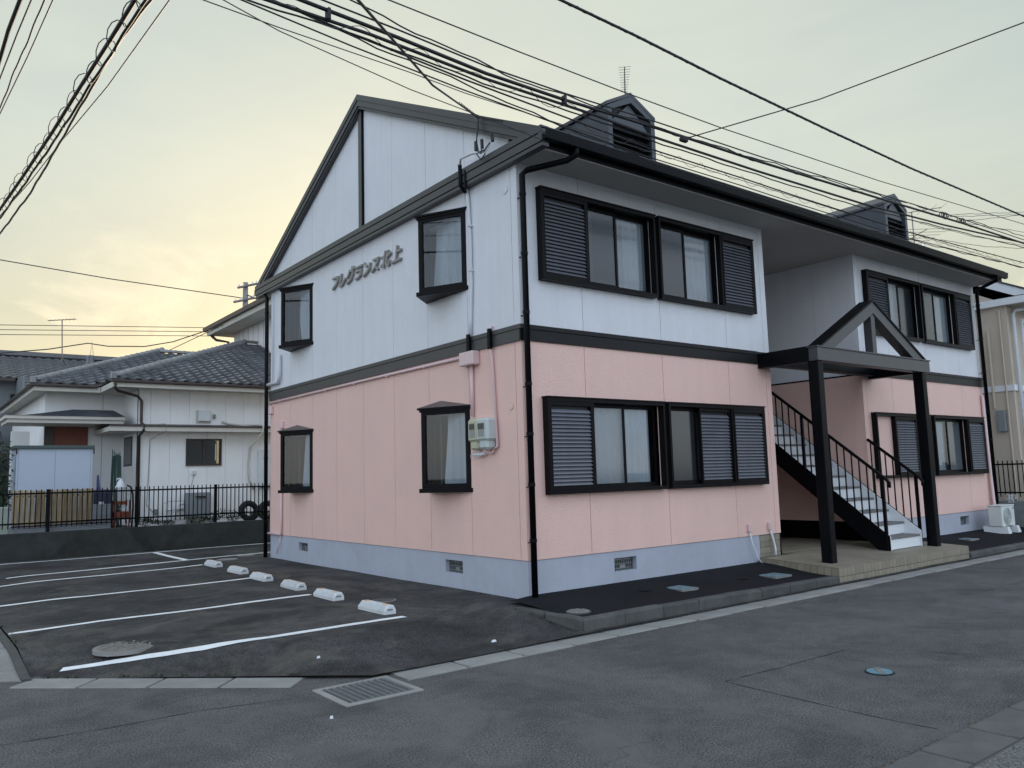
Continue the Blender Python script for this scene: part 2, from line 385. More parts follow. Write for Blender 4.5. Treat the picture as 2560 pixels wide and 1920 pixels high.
# ------------------------------------------------------------------ ground, road, parking lot
ZR = -0.16
structure(MB().quad((-900, -900, -0.34), (900, -900, -0.34), (900, 900, -0.34), (-900, 900, -0.34)).build('ground', 'soil'))
road = MB()
road.quad((-120, -60, ZR), (140, -60, ZR), (140, 0.85, ZR), (-120, 0.85, ZR))
road.quad((-120, 0.85, ZR), (-4.90, 0.85, ZR), (-4.90, 90, ZR), (-120, 90, ZR))
structure(road.build('road', 'asphalt_road'))

def lot_z(x, y):
    d1 = y + 1.36; d2 = ((x + 4.82) * 1.53 + (y - 0.56) * 1.62) / 2.228
    z = -0.135 * max(1 - smooth01(d1 / 1.3), 1 - smooth01(d2 / 0.8)) - 0.035 * (1 - smooth01((x + 4.96) / 1.0))
    return z + 0.006 * math.sin(2.1 * x + 0.7 * y) * math.sin(1.3 * y - 0.4 * x)
bm = bmesh.new()
NX, NY = 96, 70
gx = [-4.94 + (14.0 + 4.94) * (i / NX) ** 1.25 for i in range(NX + 1)]
gy = [-1.38 + (12.12 + 1.38) * (j / NY) ** 1.15 for j in range(NY + 1)]
gv = [[bm.verts.new((x, y, lot_z(x, y))) for y in gy] for x in gx]
for i in range(NX):
    for j in range(NY): bm.faces.new((gv[i][j], gv[i + 1][j], gv[i + 1][j + 1], gv[i][j + 1]))
bmesh.ops.bisect_plane(bm, geom=bm.verts[:] + bm.edges[:] + bm.faces[:], plane_co=(-4.82, 0.56, 0), plane_no=(1.53, 1.62, 0), clear_inner=True)
me = bpy.data.meshes.new('parking_lot'); bm.to_mesh(me); bm.free(); me.materials.append(MATS['asphalt_lot'])
for p in me.polygons: p.use_smooth = True
lot = structure(put('parking_lot', me))

def strip(points, w, name, mat, parent, dz=0.005, zf=lot_z, wob=0.006, seed=0):
    rr = random.Random(seed); m = MB(); pts = []
    for a, b in zip(points[:-1], points[1:]):
        n = max(2, int((Vector(b) - Vector(a)).length / 0.12))
        pts += [Vector(a).lerp(Vector(b), k / n) for k in range(n)]
    pts.append(Vector(points[-1]))
    vs_ = []
    for i, p in enumerate(pts):
        d = (pts[min(i + 1, len(pts) - 1)] - pts[max(i - 1, 0)]).normalized(); nrm = Vector((-d.y, d.x))
        w2 = w * (1 - .32 * max(0.0, min(1.0, (-3.6 - p.x) / .9))) if (p.y < 1 and name == 'painted_line') else w
        ww = w2 / 2 + rr.uniform(-wob, wob); wl = w2 / 2 + rr.uniform(-wob, wob)
        for sgn, q in ((1, ww), (-1, wl)):
            xy = p + nrm * sgn * q; vs_.append((xy.x, xy.y, zf(xy.x, xy.y) + dz))
    m.add(vs_, [(2 * i, 2 * i + 1, 2 * i + 3, 2 * i + 2) for i in range(len(pts) - 1)])
    return m.build(name, mat, parent)
LINES = [[(-4.70, 0.78), (-4.44, 0.63), (-4.20, 0.50), (-3.92, 0.37), (-3.63, 0.25), (-3.06, 0.135), (-2.4, 0.13), (-1.57, 0.17)],
         [(-4.93, 2.55), (-4.22, 2.44), (-3.31, 2.48), (-2.39, 2.53), (-1.60, 2.53)],
         [(-4.93, 5.05), (-3.82, 4.80), (-2.66, 4.94), (-1.50, 5.02)],
         [(-4.93, 7.50), (-3.13, 7.47), (-1.37, 7.87)],
         [(-4.37, 8.60), (-3.14, 8.72), (-1.34, 9.04), (0.43, 9.33), (4.0, 9.6)],
         [(-4.93, 11.52), (-1.80, 11.60), (1.53, 11.90), (4.5, 11.95)],
         [(-1.33, 9.0), (-1.29, 11.62)]]
for i, pl in enumerate(LINES):
    strip(pl, 0.105 if i < 4 else 0.12, 'painted_line', 'line_paint', lot, seed=i)

# gutter cover blocks along the street
gut = structure(thing('street_gutter', (0, -1.5, ZR), None, None)); gut['kind'] = 'structure'
blk = MB().box(-0.29, 0.29, -0.145, 0.145, -0.10, 0.006, bev=0.006)
blk.box(-0.300, 0.300, -0.172, -0.150, -0.10, -0.002)
bme = blk.mesh('gutter_block'); bme.materials.append(MATS['concrete'])
x = -2.28
while x < 34:
    put('gutter_block', bme, gut, (x, -1.475, ZR + 0.003 + random.uniform(-.002, .002)), (0, 0, random.uniform(-.004, .004))); x += 0.605
SEAM = [[(-0.82, -3.41), (-.1, -3.45), (.78, -3.47)], [(-0.82, -3.41), (-.84, -4.0), (-.85, -4.61), (-.81, -5.0)], [(1.17, -3.86), (1.3, -4.2), (1.4, -4.68)], [(-5.34, -1.23), (-4.73, -1.32), (-4.16, -1.33), (-3.5, -1.5)], [(4.5, -2.9), (9, -3.0), (16, -2.9)]]
for i, sm_ in enumerate(SEAM): structure(strip(sm_, 0.007, 'tar_seam', 'asphalt_fresh', None, dz=0.002, zf=lambda x, y: ZR, wob=0.004, seed=40 + i))
base = MB().box(-2.59, 34, -1.655, -1.32, -0.4, ZR - 0.004).build('gutter_base', 'kerb_concrete', gut)
cg = structure(thing('corner_gutter', (-4.1, -0.3, ZR), None, None))
ca, cb = Vector((-3.28, -1.08)), Vector((-4.98, 0.53)); cd = (cb - ca); cl_ = cd.length; cd.normalize()
ang = math.atan2(cd.y, cd.x)
k = 0.3
while k < cl_ - 0.2:
    p = ca + cd * k; put('gutter_block', bme, cg, (p.x, p.y, ZR + 0.004), (0, 0, ang)); k += 0.605
def sgz(y): return ZR + 0.010 + 0.09 * smooth01((y - 0.6) / 1.2)
sgm = MB(); sy_ = [0.60, 0.75, 0.9, 1.05, 1.2, 1.4, 1.6, 1.8, 60]
for y in sy_: sgm.v += [(-5.55, max(y, 1.13), sgz(y)), (-4.955, y, sgz(y)), (-4.955, y, ZR - .1), (-5.55, max(y, 1.13), ZR - .1)]
sgm.f = [f for i in range(len(sy_) - 1) for f in ((4 * i, 4 * i + 1, 4 * i + 5, 4 * i + 4), (4 * i + 1, 4 * i + 2, 4 * i + 6, 4 * i + 5), (4 * i + 3, 4 * i, 4 * i + 4, 4 * i + 7))] + [(3, 2, 1, 0)]
sg = structure(sgm.build('side_gutter', 'concrete'))
edg = MB()
for y in sy_: edg.v += [(-5.02, y, sgz(y) + .002), (-5.02, y, sgz(y) + .018), (-4.95, y, sgz(y) + .018), (-4.95, y, sgz(y) - .05)]
edg.f = [(4 * i + k, 4 * i + k + 1, 4 * i + 5 + k, 4 * i + 4 + k) for i in range(len(sy_) - 1) for k in range(3)] + [(0, 1, 2, 3)]
edg.build('gutter_edge', 'kerb_concrete', sg)
for k in range(12): MB().box(-5.54, -5.0, 1.9 + k * 0.61, 1.912 + k * 0.61, ZR + 0.09, ZR + 0.1012).build('joint', 'ink', sg)

# opposite side of the street
og = structure(thing('far_gutter', (3, -5.25, ZR), None, None))
bme2 = bme.copy(); bme2.materials.clear(); bme2.materials.append(MATS['strip_grey'])
x = -4.0
while x < 12:
    put('gutter_block', bme2, og, (x, -5.26, ZR + 0.004), (0, 0, random.uniform(-.006, .006))); x += 0.605
structure(MB().box(-60, 40, -40, -5.44, ZR + 0.004, ZR + 0.016).build('gravel_yard', 'gravel'))
stm = MB()
for k in range(90):
    x0 = random.uniform(-2.2, 1.0); y0 = -5.10 + random.gauss(0, 0.018); a = random.uniform(0, 3.14); l = random.uniform(.015, .05)
    stm.tube([(x0, y0, ZR + .004), (x0 + l * math.cos(a), y0 + l * .4 * math.sin(a), ZR + .004 + random.uniform(0, .012))], 0.0016, 3)
structure(stm.build('dry_grass_clippings', 'straw'), 'stuff')

# kerb and fresh asphalt aprons
def kerb_z(x): return -0.005 - 0.009 * max(0, min(5, x))
kerb = structure(thing('kerb', (2, -1.25, -0.1), None, None))
def kerb_stone(a, b, wdt=0.12):
    a, b = Vector(a), Vector(b); d = (b - a).normalized(); n = Vector((-d.y, d.x)) * wdt
    g = 0.004; a2, b2 = a + d * g, b - d * g
    j = [random.uniform(-.004, .004) for _ in range(4)]
    m = MB(); zt = (kerb_z(a.x), kerb_z(b.x))
    pts = [(a2.x, a2.y, -0.3), (b2.x, b2.y, -0.3), (b2.x + n.x, b2.y + n.y, -0.3), (a2.x + n.x, a2.y + n.y, -0.3)]
    c = 0.018
    up = [(a2.x, a2.y, zt[0] - c + j[0]), (b2.x, b2.y, zt[1] - c + j[1]), (b2.x + n.x, b2.y + n.y, zt[1] + j[2]), (a2.x + n.x, a2.y + n.y, zt[0] + j[3])]
    ch = [(a2.x + n.x * .14, a2.y + n.y * .14, zt[0] + j[0]), (b2.x + n.x * .14, b2.y + n.y * .14, zt[1] + j[1])]
    m.add(pts + up + ch, [(0, 1, 5, 4), (4, 5, 9, 8), (8, 9, 6, 7), (1, 2, 6, 9, 5), (2, 3, 7, 6), (3, 0, 4, 8, 7), (3, 2, 1, 0)])
    return m.build('kerb_stone', 'kerb_concrete', kerb)
xs = [-0.345] + [0.25 + 0.6 * k for k in range(7)] + [4.42]
for a, b in zip(xs[:-1], xs[1:]): kerb_stone((a, -1.31 + random.uniform(-.004, .004)), (b, -1.31 + random.uniform(-.004, .004)))
kerb_stone((-0.40, -0.22), (-0.375, -0.72)); kerb_stone((-0.375, -0.73), (-0.35, -1.30))
xs = [8.46 + 0.6 * k for k in range(9)] + [13.4]
for a, b in zip(xs[:-1], xs[1:]): kerb_stone((a, -1.33), (b, -1.34))
def apron(name, x0, x1, y0):
    m = MB(); nx = 40; ny = 8; vs_ = []
    for i in range(nx + 1):
        for j in range(ny + 1):
            x = x0 + (x1 - x0) * i / nx; y = y0 + (0.02 - y0) * j / ny; t = j / ny
            z = kerb_z(x) - 0.004 + (0.065 - kerb_z(x)) * smooth01(t) + 0.004 * math.sin(5 * x) * math.sin(6 * y)
            if x < 0.15: z -= 0.03 * smooth01((0.15 - x) / 0.5) * t
            vs_.append((x, y, z))
    m.add(vs_, [(i * (ny + 1) + j, (i + 1) * (ny + 1) + j, (i + 1) * (ny + 1) + j + 1, i * (ny + 1) + j + 1) for i in range(nx) for j in range(ny)])
    return structure(m.build(name, 'asphalt_fresh', smooth=True))
apron('front_apron', -0.29, 4.44, -1.20)
apron('side_apron', 8.44, 13.42, -1.22)
def apz(x, y): t = (y + 1.2) / 1.22; return kerb_z(x) - 0.004 + (0.065 - kerb_z(x)) * smooth01(t)

# ------------------------------------------------------------------ apartment building
W1, X2, X3, DP = 5.06, 7.83, 12.86, 8.165
ZS, ZB0, ZB1, ZSO = 0.459, 3.09, 3.29, 5.33
RY, RZ, EY, EZ = 4.07, 7.87, -0.63, 5.55
SL = (RZ - EZ) / (RY - EY)
def roof_z(y): return RZ - SL * abs(y - RY)
bld = thing('apartment_building', (6.4, 4.0, 0.0), 'two-storey apartment building, pink below and pale blue-white above, with dark trim', 'building')
UP = (3.87, 5.05); LO = (1.22, 2.40)
FH = [(1.13, 2.36, *UP), (2.53, 3.84, *UP), (1.10, 2.36, *LO), (2.55, 3.86, *LO),
      (8.93, 10.11, *UP), (10.29, 11.65, *UP), (8.82, 10.06, *LO), (10.33, 11.74, *LO)]
GH = [(yy + 0.04, yy + 0.93, a, b) for yy in (1.13, 6.11) for (a, b) in ((3.99, 5.02), (1.31, 2.34))]
g = 0.004
def front_panels(edges, z0, z1, mat):
    for a, b in zip(edges[:-1], edges[1:]):
        m = MB()
        for (p, q, r, s) in cut((a + g, b - g, z0, z1), FH): m.box(p, q, 0.0, 0.03, r, s)
        if m.v: m.build('wall_panel', mat, bld)
def gable_panels(edges, z0, z1, mat):
    for a, b in zip(edges[:-1], edges[1:]):
        m = MB()
        for (p, q, r, s) in cut((a + g, b - g, z0, z1), GH): m.box(0.0, 0.03, p, q, r, s)
        if m.v: m.build('wall_panel', mat, bld)
FE1 = [0.034, 1.03, 2.515, 3.99, 4.93, W1]; FE2 = [X2, 7.97, 8.9, 10.35, 11.83, 12.74, X3]
GE = [0.0, 0.13] + [1.13 + k for k in range(7)] + [DP]
front_panels(FE1, ZB1, ZSO, 'white_wall'); front_panels(FE1, ZS, ZB0, 'pink_wall')
front_panels(FE2, ZB1, ZSO, 'white_wall'); front_panels(FE2, ZS, ZB0, 'pink_wall')
gable_panels(GE, ZB1, ZSO, 'white_wall'); gable_panels(GE, ZS, ZB0, 'pink_wall')
for a, b in zip(GE[1:-1], GE[2:]):                     # gable triangle panels
    ys = [a + g, b - g]
    top = [(y, roof_z(y) - 0.10) for y in (ys if not (a < RY < b) else [ys[0], RY, ys[1]])]
    if max(t for _, t in top) < 5.56: continue
    poly = [(0, ys[0], 5.54), (0, ys[1], 5.54)] + [(0, y, max(5.545, t)) for y, t in reversed(top)]
    MB().prism(poly, (0.03, 0, 0)).build('gable_panel', 'white_wall', bld)
core = MB()                                             # wall cores behind the panels
for (x0, x1) in ((0.034, W1 - .034), (X2 + .034, X3 - .034)):
    for (z0, z1, nm) in ((ZS - .005, ZB0 + .1, 0), (ZB0 + .1, ZSO, 1)):
        for (p, q, r, s) in cut((x0, x1, z0, z1), FH): core.box(p, q, 0.034, 0.13, r, s)
lower = core
for (p, q, r, s) in cut((0.034, DP, ZS - .005, ZSO), GH): core.box(0.034, 0.13, p, q, r, s)
core.box(0.034, 0.13, 0.13, DP, ZSO + .001, 5.56)
core.prism([(0.034, EY + .7, 5.56), (0.034, DP - .05, 5.56), (0.034, RY, RZ - 0.12)], (0.09, 0, 0))
core.build('wall_core', 'white_wall', bld)
MB().box(0.14, X3 - .05, DP - .12, DP, 0.0, ZSO).build('rear_wall', 'white_wall', bld)
rg = MB().box(X3 - .13, X3, 0.034, DP - .001, 0.0, ZSO)
rg.prism([(X3, 0.0, ZSO + .002), (X3, DP, ZSO + .002), (X3, RY, RZ - .12)], (-0.12, 0, 0))
rg.build('side_wall', 'white_wall', bld)
# recess (stairwell) walls
for (xa, xb) in ((X2, X2 + .03), (W1 - .03, W1)):
    for (ya, yb) in ((0.034, 0.84), (0.846, 2.4), (2.406, 6.0)):
        MB().box(xa, xb, ya, yb, ZB1 - .17, ZSO).build('wall_panel', 'white_wall', bld)
        MB().box(xa, xb, ya, yb, ZS, ZB1 - .20).build('wall_panel', 'pink_wall', bld)
    xo = (xa - .006, xb) if xa == X2 else (xa, xb + .006)
    MB().box(*xo, 0.04, 5.99, ZB1 - .199, ZB1 - .171).build('belt_strip', 'trim', bld)
    MB().box(*((xa + .01, xb) if xa == X2 else (xa, xb - .01)), 0.0, 6.0, 0.0, ZS - .002).build('recess_plinth', 'black_paint', bld)
MB().box(W1, X2, 6.0, 6.1, 0.0, ZSO).build('recess_rear_wall', 'white_wall', bld)
MB().box(W1 + .001, X2 - .001, 2.65, 5.99, 2.98, 3.13).build('landing_slab', 'soffit', bld)
MB().box(W1 - .1, X2 + .1, -0.55, 6.05, ZSO + .001, ZSO + .03).build('recess_ceiling', 'soffit', bld)
# interiors
for (x0, x1) in ((0.14, W1 - .04), (X2 + .04, X3 - .14)):
    for (z0, z1) in ((0.40, 2.85), (3.15, 5.30)):
        r_ = MB(); r_.quad((x0, .14, z0), (x1, .14, z0), (x1, 7.9, z0), (x0, 7.9, z0)); r_.quad((x0, .14, z1), (x0, 7.9, z1), (x1, 7.9, z1), (x1, .14, z1))
        r_.box((x0 + x1) / 2 - .05, (x0 + x1) / 2 + .05, 0.14, 7.9, z0, z1); r_.box(x0, x1, 3.4, 3.5, z0, z1)
        r_.build('room', 'room_dark', bld)
# plinth with vents
def vent(h, axis):
    a, b, z0, z1 = h
    if axis == 'y':
        p = MB(); p.quad((a, 0.10, z0), (b, 0.10, z0), (b, 0.10, z1), (a, 0.10, z1)); v = p.build('vent', 'ink', bld)
        m = MB()
        for k in range(12): xx = a + (b - a) * (k + .5) / 12; m.box(xx - .004, xx + .004, 0.07, 0.085, z0, z1)
        for k in range(3): zz = z0 + (z1 - z0) * (k + .5) / 3; m.box(a, b, 0.072, 0.083, zz - .004, zz + .004)
        m.box((a + b) / 2 - .05, (a + b) / 2 + .05, 0.068, 0.071, z0 + .03, z0 + .07)
    else:
        p = MB(); p.quad((0.10, a, z0), (0.10, b, z0), (0.10, b, z1), (0.10, a, z1)); v = p.build('vent', 'ink', bld)
        m = MB()
        for k in range(12): xx = a + (b - a) * (k + .5) / 12; m.box(0.07, 0.085, xx - .004, xx + .004, z0, z1)
        for k in range(3): zz = z0 + (z1 - z0) * (k + .5) / 3; m.box(0.072, 0.083, a, b, zz - .004, zz + .004)
        m.box(0.068, 0.071, (a + b) / 2 - .05, (a + b) / 2 + .05, z0 + .03, z0 + .07)
    m.build('grille', 'galv', v)
FV = [(1.425, 1.83, .20, .367), (11.26, 11.65, .20, .373)]; GV = [(1.39, 1.805, .20, .365), (6.36, 6.77, .21, .36)]
for (x0, x1) in ((0.012, 4.515), (X2 + .01, X3 - .01)):
    pl = MB()
    for (p, q, r, s) in cut((x0, x1, -0.12, ZS - .006), FV): pl.box(p, q, 0.012, 0.11, r, s)
    pl.build('plinth', 'blue_plinth', bld)
pl = MB()
for (p, q, r, s) in cut((0.111, DP - .01, -0.12, ZS - .006), GV): pl.box(0.012, 0.11, p, q, r, s)
pl.build('plinth', 'blue_plinth', bld)
for h in FV: vent(h, 'y')
for h in GV: vent(h, 'x')
MB().box(4.516, W1 - .003, 0.016, 0.11, 0.0, ZS - .006).build('plinth_base', 'grout', bld)
tw = 0.135
for r_ in range(4):
    for c_ in range(4):
        x0 = 4.518 + c_ * tw; MB().box(x0 + .003, min(x0 + tw - .003, W1 - .004), 0.008, 0.0155, 0.09 + r_ * .09, 0.09 + r_ * .09 + .085).build('wall_tile', 'beige_tile', bld)
# belts
def belt_front(x0, x1):
    MB().box(x0, x1, -0.022, 0.0325, ZB0 + .0005, ZB1 - .06).build('belt', 'trim', bld)
    MB().box(x0, x1, -0.034, 0.0325, ZB1 - .055, ZB1 - .001).build('belt', 'trim', bld)
    MB().box(x0, x1, 0.0, 0.0325, ZB1 - .06, ZB1 - .055).build('belt_groove', 'ink', bld)
belt_front(0.10, 4.70); belt_front(8.20, X3)
MB().box(4.7, W1, -.012, .0325, ZB0 + .0005, ZB1 - .001).build('belt', 'trim', bld); MB().box(X2, 8.2, -.012, .0325, ZB0 + .0005, ZB1 - .001).build('belt', 'trim', bld)
MB().box(-0.026, 0.0325, -0.026, DP + .01, ZB0 + .0005, ZB1 - .06).build('belt', 'trim_sky_lit', bld)
MB().box(-0.036, 0.0325, -0.036, DP + .015, ZB1 - .055, ZB1 - .001).build('belt', 'trim_sky_lit', bld)
MB().box(0.0, .032, 0, DP, ZB1 - .06, ZB1 - .055).build('belt_groove', 'ink', bld)
MB().box(-.028, 0.10, -.030, -.001, ZB0 + .001, ZB1 - .0005).build('belt_return', 'black_paint', bld)
# roof
XR0, XR1 = -0.115, X3 + .06
for sgn, nm in ((1, 'roof_front'), (-1, 'roof_rear')):
    e = EY if sgn == 1 else 2 * RY - EY
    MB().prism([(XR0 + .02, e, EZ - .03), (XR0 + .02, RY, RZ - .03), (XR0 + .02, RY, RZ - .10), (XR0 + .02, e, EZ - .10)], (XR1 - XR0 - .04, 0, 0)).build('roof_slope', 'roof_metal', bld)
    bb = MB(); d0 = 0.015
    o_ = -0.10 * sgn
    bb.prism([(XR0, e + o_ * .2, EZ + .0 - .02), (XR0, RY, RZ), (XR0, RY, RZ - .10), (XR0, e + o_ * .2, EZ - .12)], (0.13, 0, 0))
    bb.build('barge_cap', 'trim_sky_lit', bld)
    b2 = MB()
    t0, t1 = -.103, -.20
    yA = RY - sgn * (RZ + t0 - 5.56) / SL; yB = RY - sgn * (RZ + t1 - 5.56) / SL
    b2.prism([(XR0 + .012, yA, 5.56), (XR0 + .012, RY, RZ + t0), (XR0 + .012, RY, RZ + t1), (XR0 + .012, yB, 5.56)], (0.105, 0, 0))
    b2.build('barge_board', 'trim_sky_lit', bld)
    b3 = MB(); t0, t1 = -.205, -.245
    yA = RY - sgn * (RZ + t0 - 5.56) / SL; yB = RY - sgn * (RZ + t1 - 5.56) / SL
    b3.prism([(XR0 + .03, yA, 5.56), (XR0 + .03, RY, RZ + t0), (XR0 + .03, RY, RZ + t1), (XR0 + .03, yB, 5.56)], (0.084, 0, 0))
    b3.build('barge_fillet', 'trim_sky_lit', bld)
MB().box(-.045, -.001, RY - .01, RY + .10, 5.562, RZ - .25).build('king_batten', 'trim_sky_lit', bld)
MB().box(-.040, -.001, RY - .022, RY - .0105, 5.562, RZ - .26).build('batten_edge', 'black_paint', bld)
# horizontal gable band
YE1 = 2 * RY - EY
hb = [(5.31, 5.353, XR0 + .012), (5.366, 5.464, XR0 + .004), (5.477, 5.558, XR0 - .004)]
for (z0, z1, x0) in hb: MB().box(x0, -0.001, EY - .01, YE1 + .01, z0, z1).build('gable_band', 'trim_sky_lit', bld)
MB().box(XR0 + .03, -.001, EY + .0, YE1 - .005, 5.33, 5.55).build('band_backing', 'ink', bld)
# eaves
MB().box(0.0, X3, EY + .08, -.001, ZSO, ZSO + .02).build('soffit', 'soffit', bld)
MB().box(0.0, X3, DP + .001, YE1 - .03, ZSO, ZSO + .02).build('soffit', 'soffit', bld)
MB().box(-0.001, XR1 - .02, EY + .045, EY + .079, 5.318, 5.50).build('fascia', 'black_paint', bld)
MB().box(0.0, XR1 - .03, EY + .062, EY + .086, 5.306, 5.317).build('fascia_drip', 'soffit', bld)
gt = MB(); gp = [(EY + .03, 5.50), (EY + .03, 5.40), (EY - .01, 5.375), (EY - .07, 5.385), (EY - .085, 5.50), (EY - .075, 5.50), (EY - .062, 5.397), (EY - .01, 5.388), (EY + .02, 5.408), (EY + .02, 5.50)]
gt.prism([(-0.10, y, z) for y, z in gp], (XR1 + .10, 0, 0)); gt.build('gutter', 'black_paint', bld)
for k in range(22): MB().box(0.25 + k * .59, 0.265 + k * .59, EY - .09, EY + .04, 5.498, 5.506).build('gutter_bracket', 'black_paint', bld)
MB().box(-0.115, XR1, EY - .02, EY + .06, 5.512, 5.548).build('eave_edge', 'roof_metal', bld)
MB().prism([(-.10, 2 * RY - EY - .03, 5.5), (-.10, YE1 - .03, 5.38), (-.10, YE1 + .09, 5.38), (-.10, YE1 + .09, 5.5)], (X3 + .1, 0, 0)).build('gutter', 'black_paint', bld)
# downspouts
def spout(path, r=0.038, rings=()):
    d = MB().tube(path, r, 10).build('downspout', 'black_paint', bld, smooth=True)
    for z in rings:
        p = path[-1]; MB().tube([(p[0], p[1], z - .02), (p[0], p[1], z + .02)], r + .006, 10).build('collar', 'black_paint', d)
        MB().box(p[0] - .006, p[0] + .006, p[1], p[1] + .10, z - .035, z - .023).build('bracket', 'black_paint', d)
    return d
spout([(0.42, EY - .03, 5.40), (0.42, EY - .02, 5.30), (0.34, EY + .06, 5.24), (0.06, -.14, 5.20), (0.015, -0.095, 5.15), (0.015, -0.095, 0.03)], rings=(4.9, 4.15, 3.42, 2.55, 1.95, 1.35, 0.70))
spout([(12.45, EY - .03, 5.40), (12.47, EY - .02, 5.30), (12.72, -.15, 5.22), (12.80, -0.095, 5.12), (12.80, -0.095, 0.03)], rings=(4.9, 4.15, 3.42, 2.55, 1.95, 1.35, 0.70))
spout([(-0.05, YE1 + .02, 5.42), (-0.06, DP + .2, 5.30), (-0.065, DP + .06, 5.22), (-0.065, DP + .06, 0.0)], rings=(4.9, 4.15, 3.42, 2.55, 1.95, 1.35, 0.70))
# dormers
def dormer(xa, xb, y0=0.30, ze=6.80, zp=7.065):
    xm = (xa + xb) / 2; zb = roof_z(y0) - .3
    def pent(x0, x1, e, p, b, y): return [(x0, y, b), (x1, y, b), (x1, y, e), (xm, y, p), (x0, y, e)]
    o = MB().prism(pent(xa + .04, xb - .04, ze - .05, zp - .05, zb, y0 + .12), (0, 2.2, 0)).build('dormer', 'roof_metal', bld)
    ro = MB()
    for s_, e in ((-1, xa), (1, xb)):
        ro.prism([(xm, y0, zp), (e - s_ * 0, y0, ze), (e, y0, ze - .05), (xm, y0, zp - .055)], (0, 2.4, 0))
    ro.build('dormer_roof', 'roof_metal', o)
    fr = MB(); t = .085
    for s_, e in ((-1, xa), (1, xb)):
        fr.prism([(e - s_ * .02, y0, zb), (e - s_ * (t + .02), y0, zb), (e - s_ * (t + .02), y0, ze - .09), (e - s_ * .02, y0, ze - .055)], (0, .16, 0))
        fr.prism([(xm, y0, zp - .06), (e - s_ * .02, y0, ze - .0565), (e - s_ * (t + .02), y0, ze - .092), (xm, y0, zp - .165)], (0, .16, 0))
    fr.build('dormer_frame', 'roof_metal', o)
    MB().prism([(xa + .105, y0 + .05, ze - .27), (xb - .105, y0 + .05, ze - .27), (xm, y0 + .05, zp - .17)], (0, .05, 0)).build('pediment', 'roof_metal', o)
    MB().box(xa + .10, xb - .10, y0 + .108, y0 + .117, zb, ze - .05).build('louvre_backing', 'ink', o)
    sm = MB().prism([(0, -.05, -.03), (0, -.042, -.03), (0, .05, .035), (0, .042, .035)], (xb - xa - .21, 0, 0)).mesh('louvre_slat'); sm.materials.append(MATS['roof_metal'])
    for k in range(7): put('louvre_slat', sm, o, (xa + .105, y0 + .06, ze - .35 - k * .095))
    for e, d in ((xa, -1), (xb, 1)):
        MB().tube([(e + d * .0, y0 + .3, ze - .01), (e + d * .16, y0 + .3, ze + .02)], .007, 5).build('snow_hook', 'trim', o)
dormer(1.94, 2.97); dormer(9.79, 10.75)

# ---- sliding windows with louvred shutters on the street side
YF = -0.10
slat_cache = {}
def slats(win, a, b, z0, z1, y):
    w = round(b - a - .046, 3)
    if w not in slat_cache:
        sm = MB().prism([(0, .016, .020), (0, .011, .023), (0, -.020, -.018), (0, -.015, -.021)], (w, 0, 0)).mesh('slat'); sm.materials.append(MATS['louvre']); slat_cache[w] = sm
    n = int((z1 - z0 - .115) / .047)
    for k in range(n): put('slat', slat_cache[w], win, (a + .023, y, z0 + .070 + k * .047))
def shutter(win, a, b, z0, z1, y=-.075):
    m = MB(); m.box(a, a + .024, y - .022, y + .02, z0, z1); m.box(b - .024, b, y - .022, y + .02, z0, z1)
    m.box(a + .0241, b - .0241, y - .02, y + .018, z0, z0 + .045); m.box(a + .0241, b - .0241, y - .02, y + .018, z1 - .05, z1)
    m.build('shutter', 'frame_dark', win)
    MB().box(a + .03, b - .03, y + .024, y + .03, z0, z1).build('shutter_backing', 'ink', win)
    slats(win, a, b, z0, z1, y)
def sash(win, a, b, z0, z1, y, mat):
    s = .034; m = MB(); m.box(a, a + s, y - .013, y + .013, z0, z1); m.box(b - s, b, y - .013, y + .013, z0, z1)
    m.box(a + s, b - s, y - .013, y + .013, z0, z0 + .05); m.box(a + s, b - s, y - .013, y + .013, z1 - .045, z1)
    m.build('sash', 'frame_dark', win)
    MB().quad((a + s, y, z0 + .05), (b - s, y, z0 + .05), (b - s, y, z1 - .045), (a + s, y, z1 - .045)).build('pane', mat, win)
def curtain_front(win, a, b, z0, z1, y=0.112, amp=.018, seed=0, tilt=0.0):
    rr = random.Random(seed); n = 60; m = MB(); ph = rr.uniform(0, 6); f = rr.uniform(38, 52)
    for i in range(n + 1):
        x = a + (b - a) * i / n; yy = y + amp * math.sin(f * x + ph + 0.6 * math.sin(7 * x))
        m.v += [(x, yy, z0), (x + tilt * .3, yy * .98, z1)]
    m.f = [(2 * i, 2 * i + 2, 2 * i + 3, 2 * i + 1) for i in range(n)]
    m.build('curtain', 'curtain', win, smooth=True)
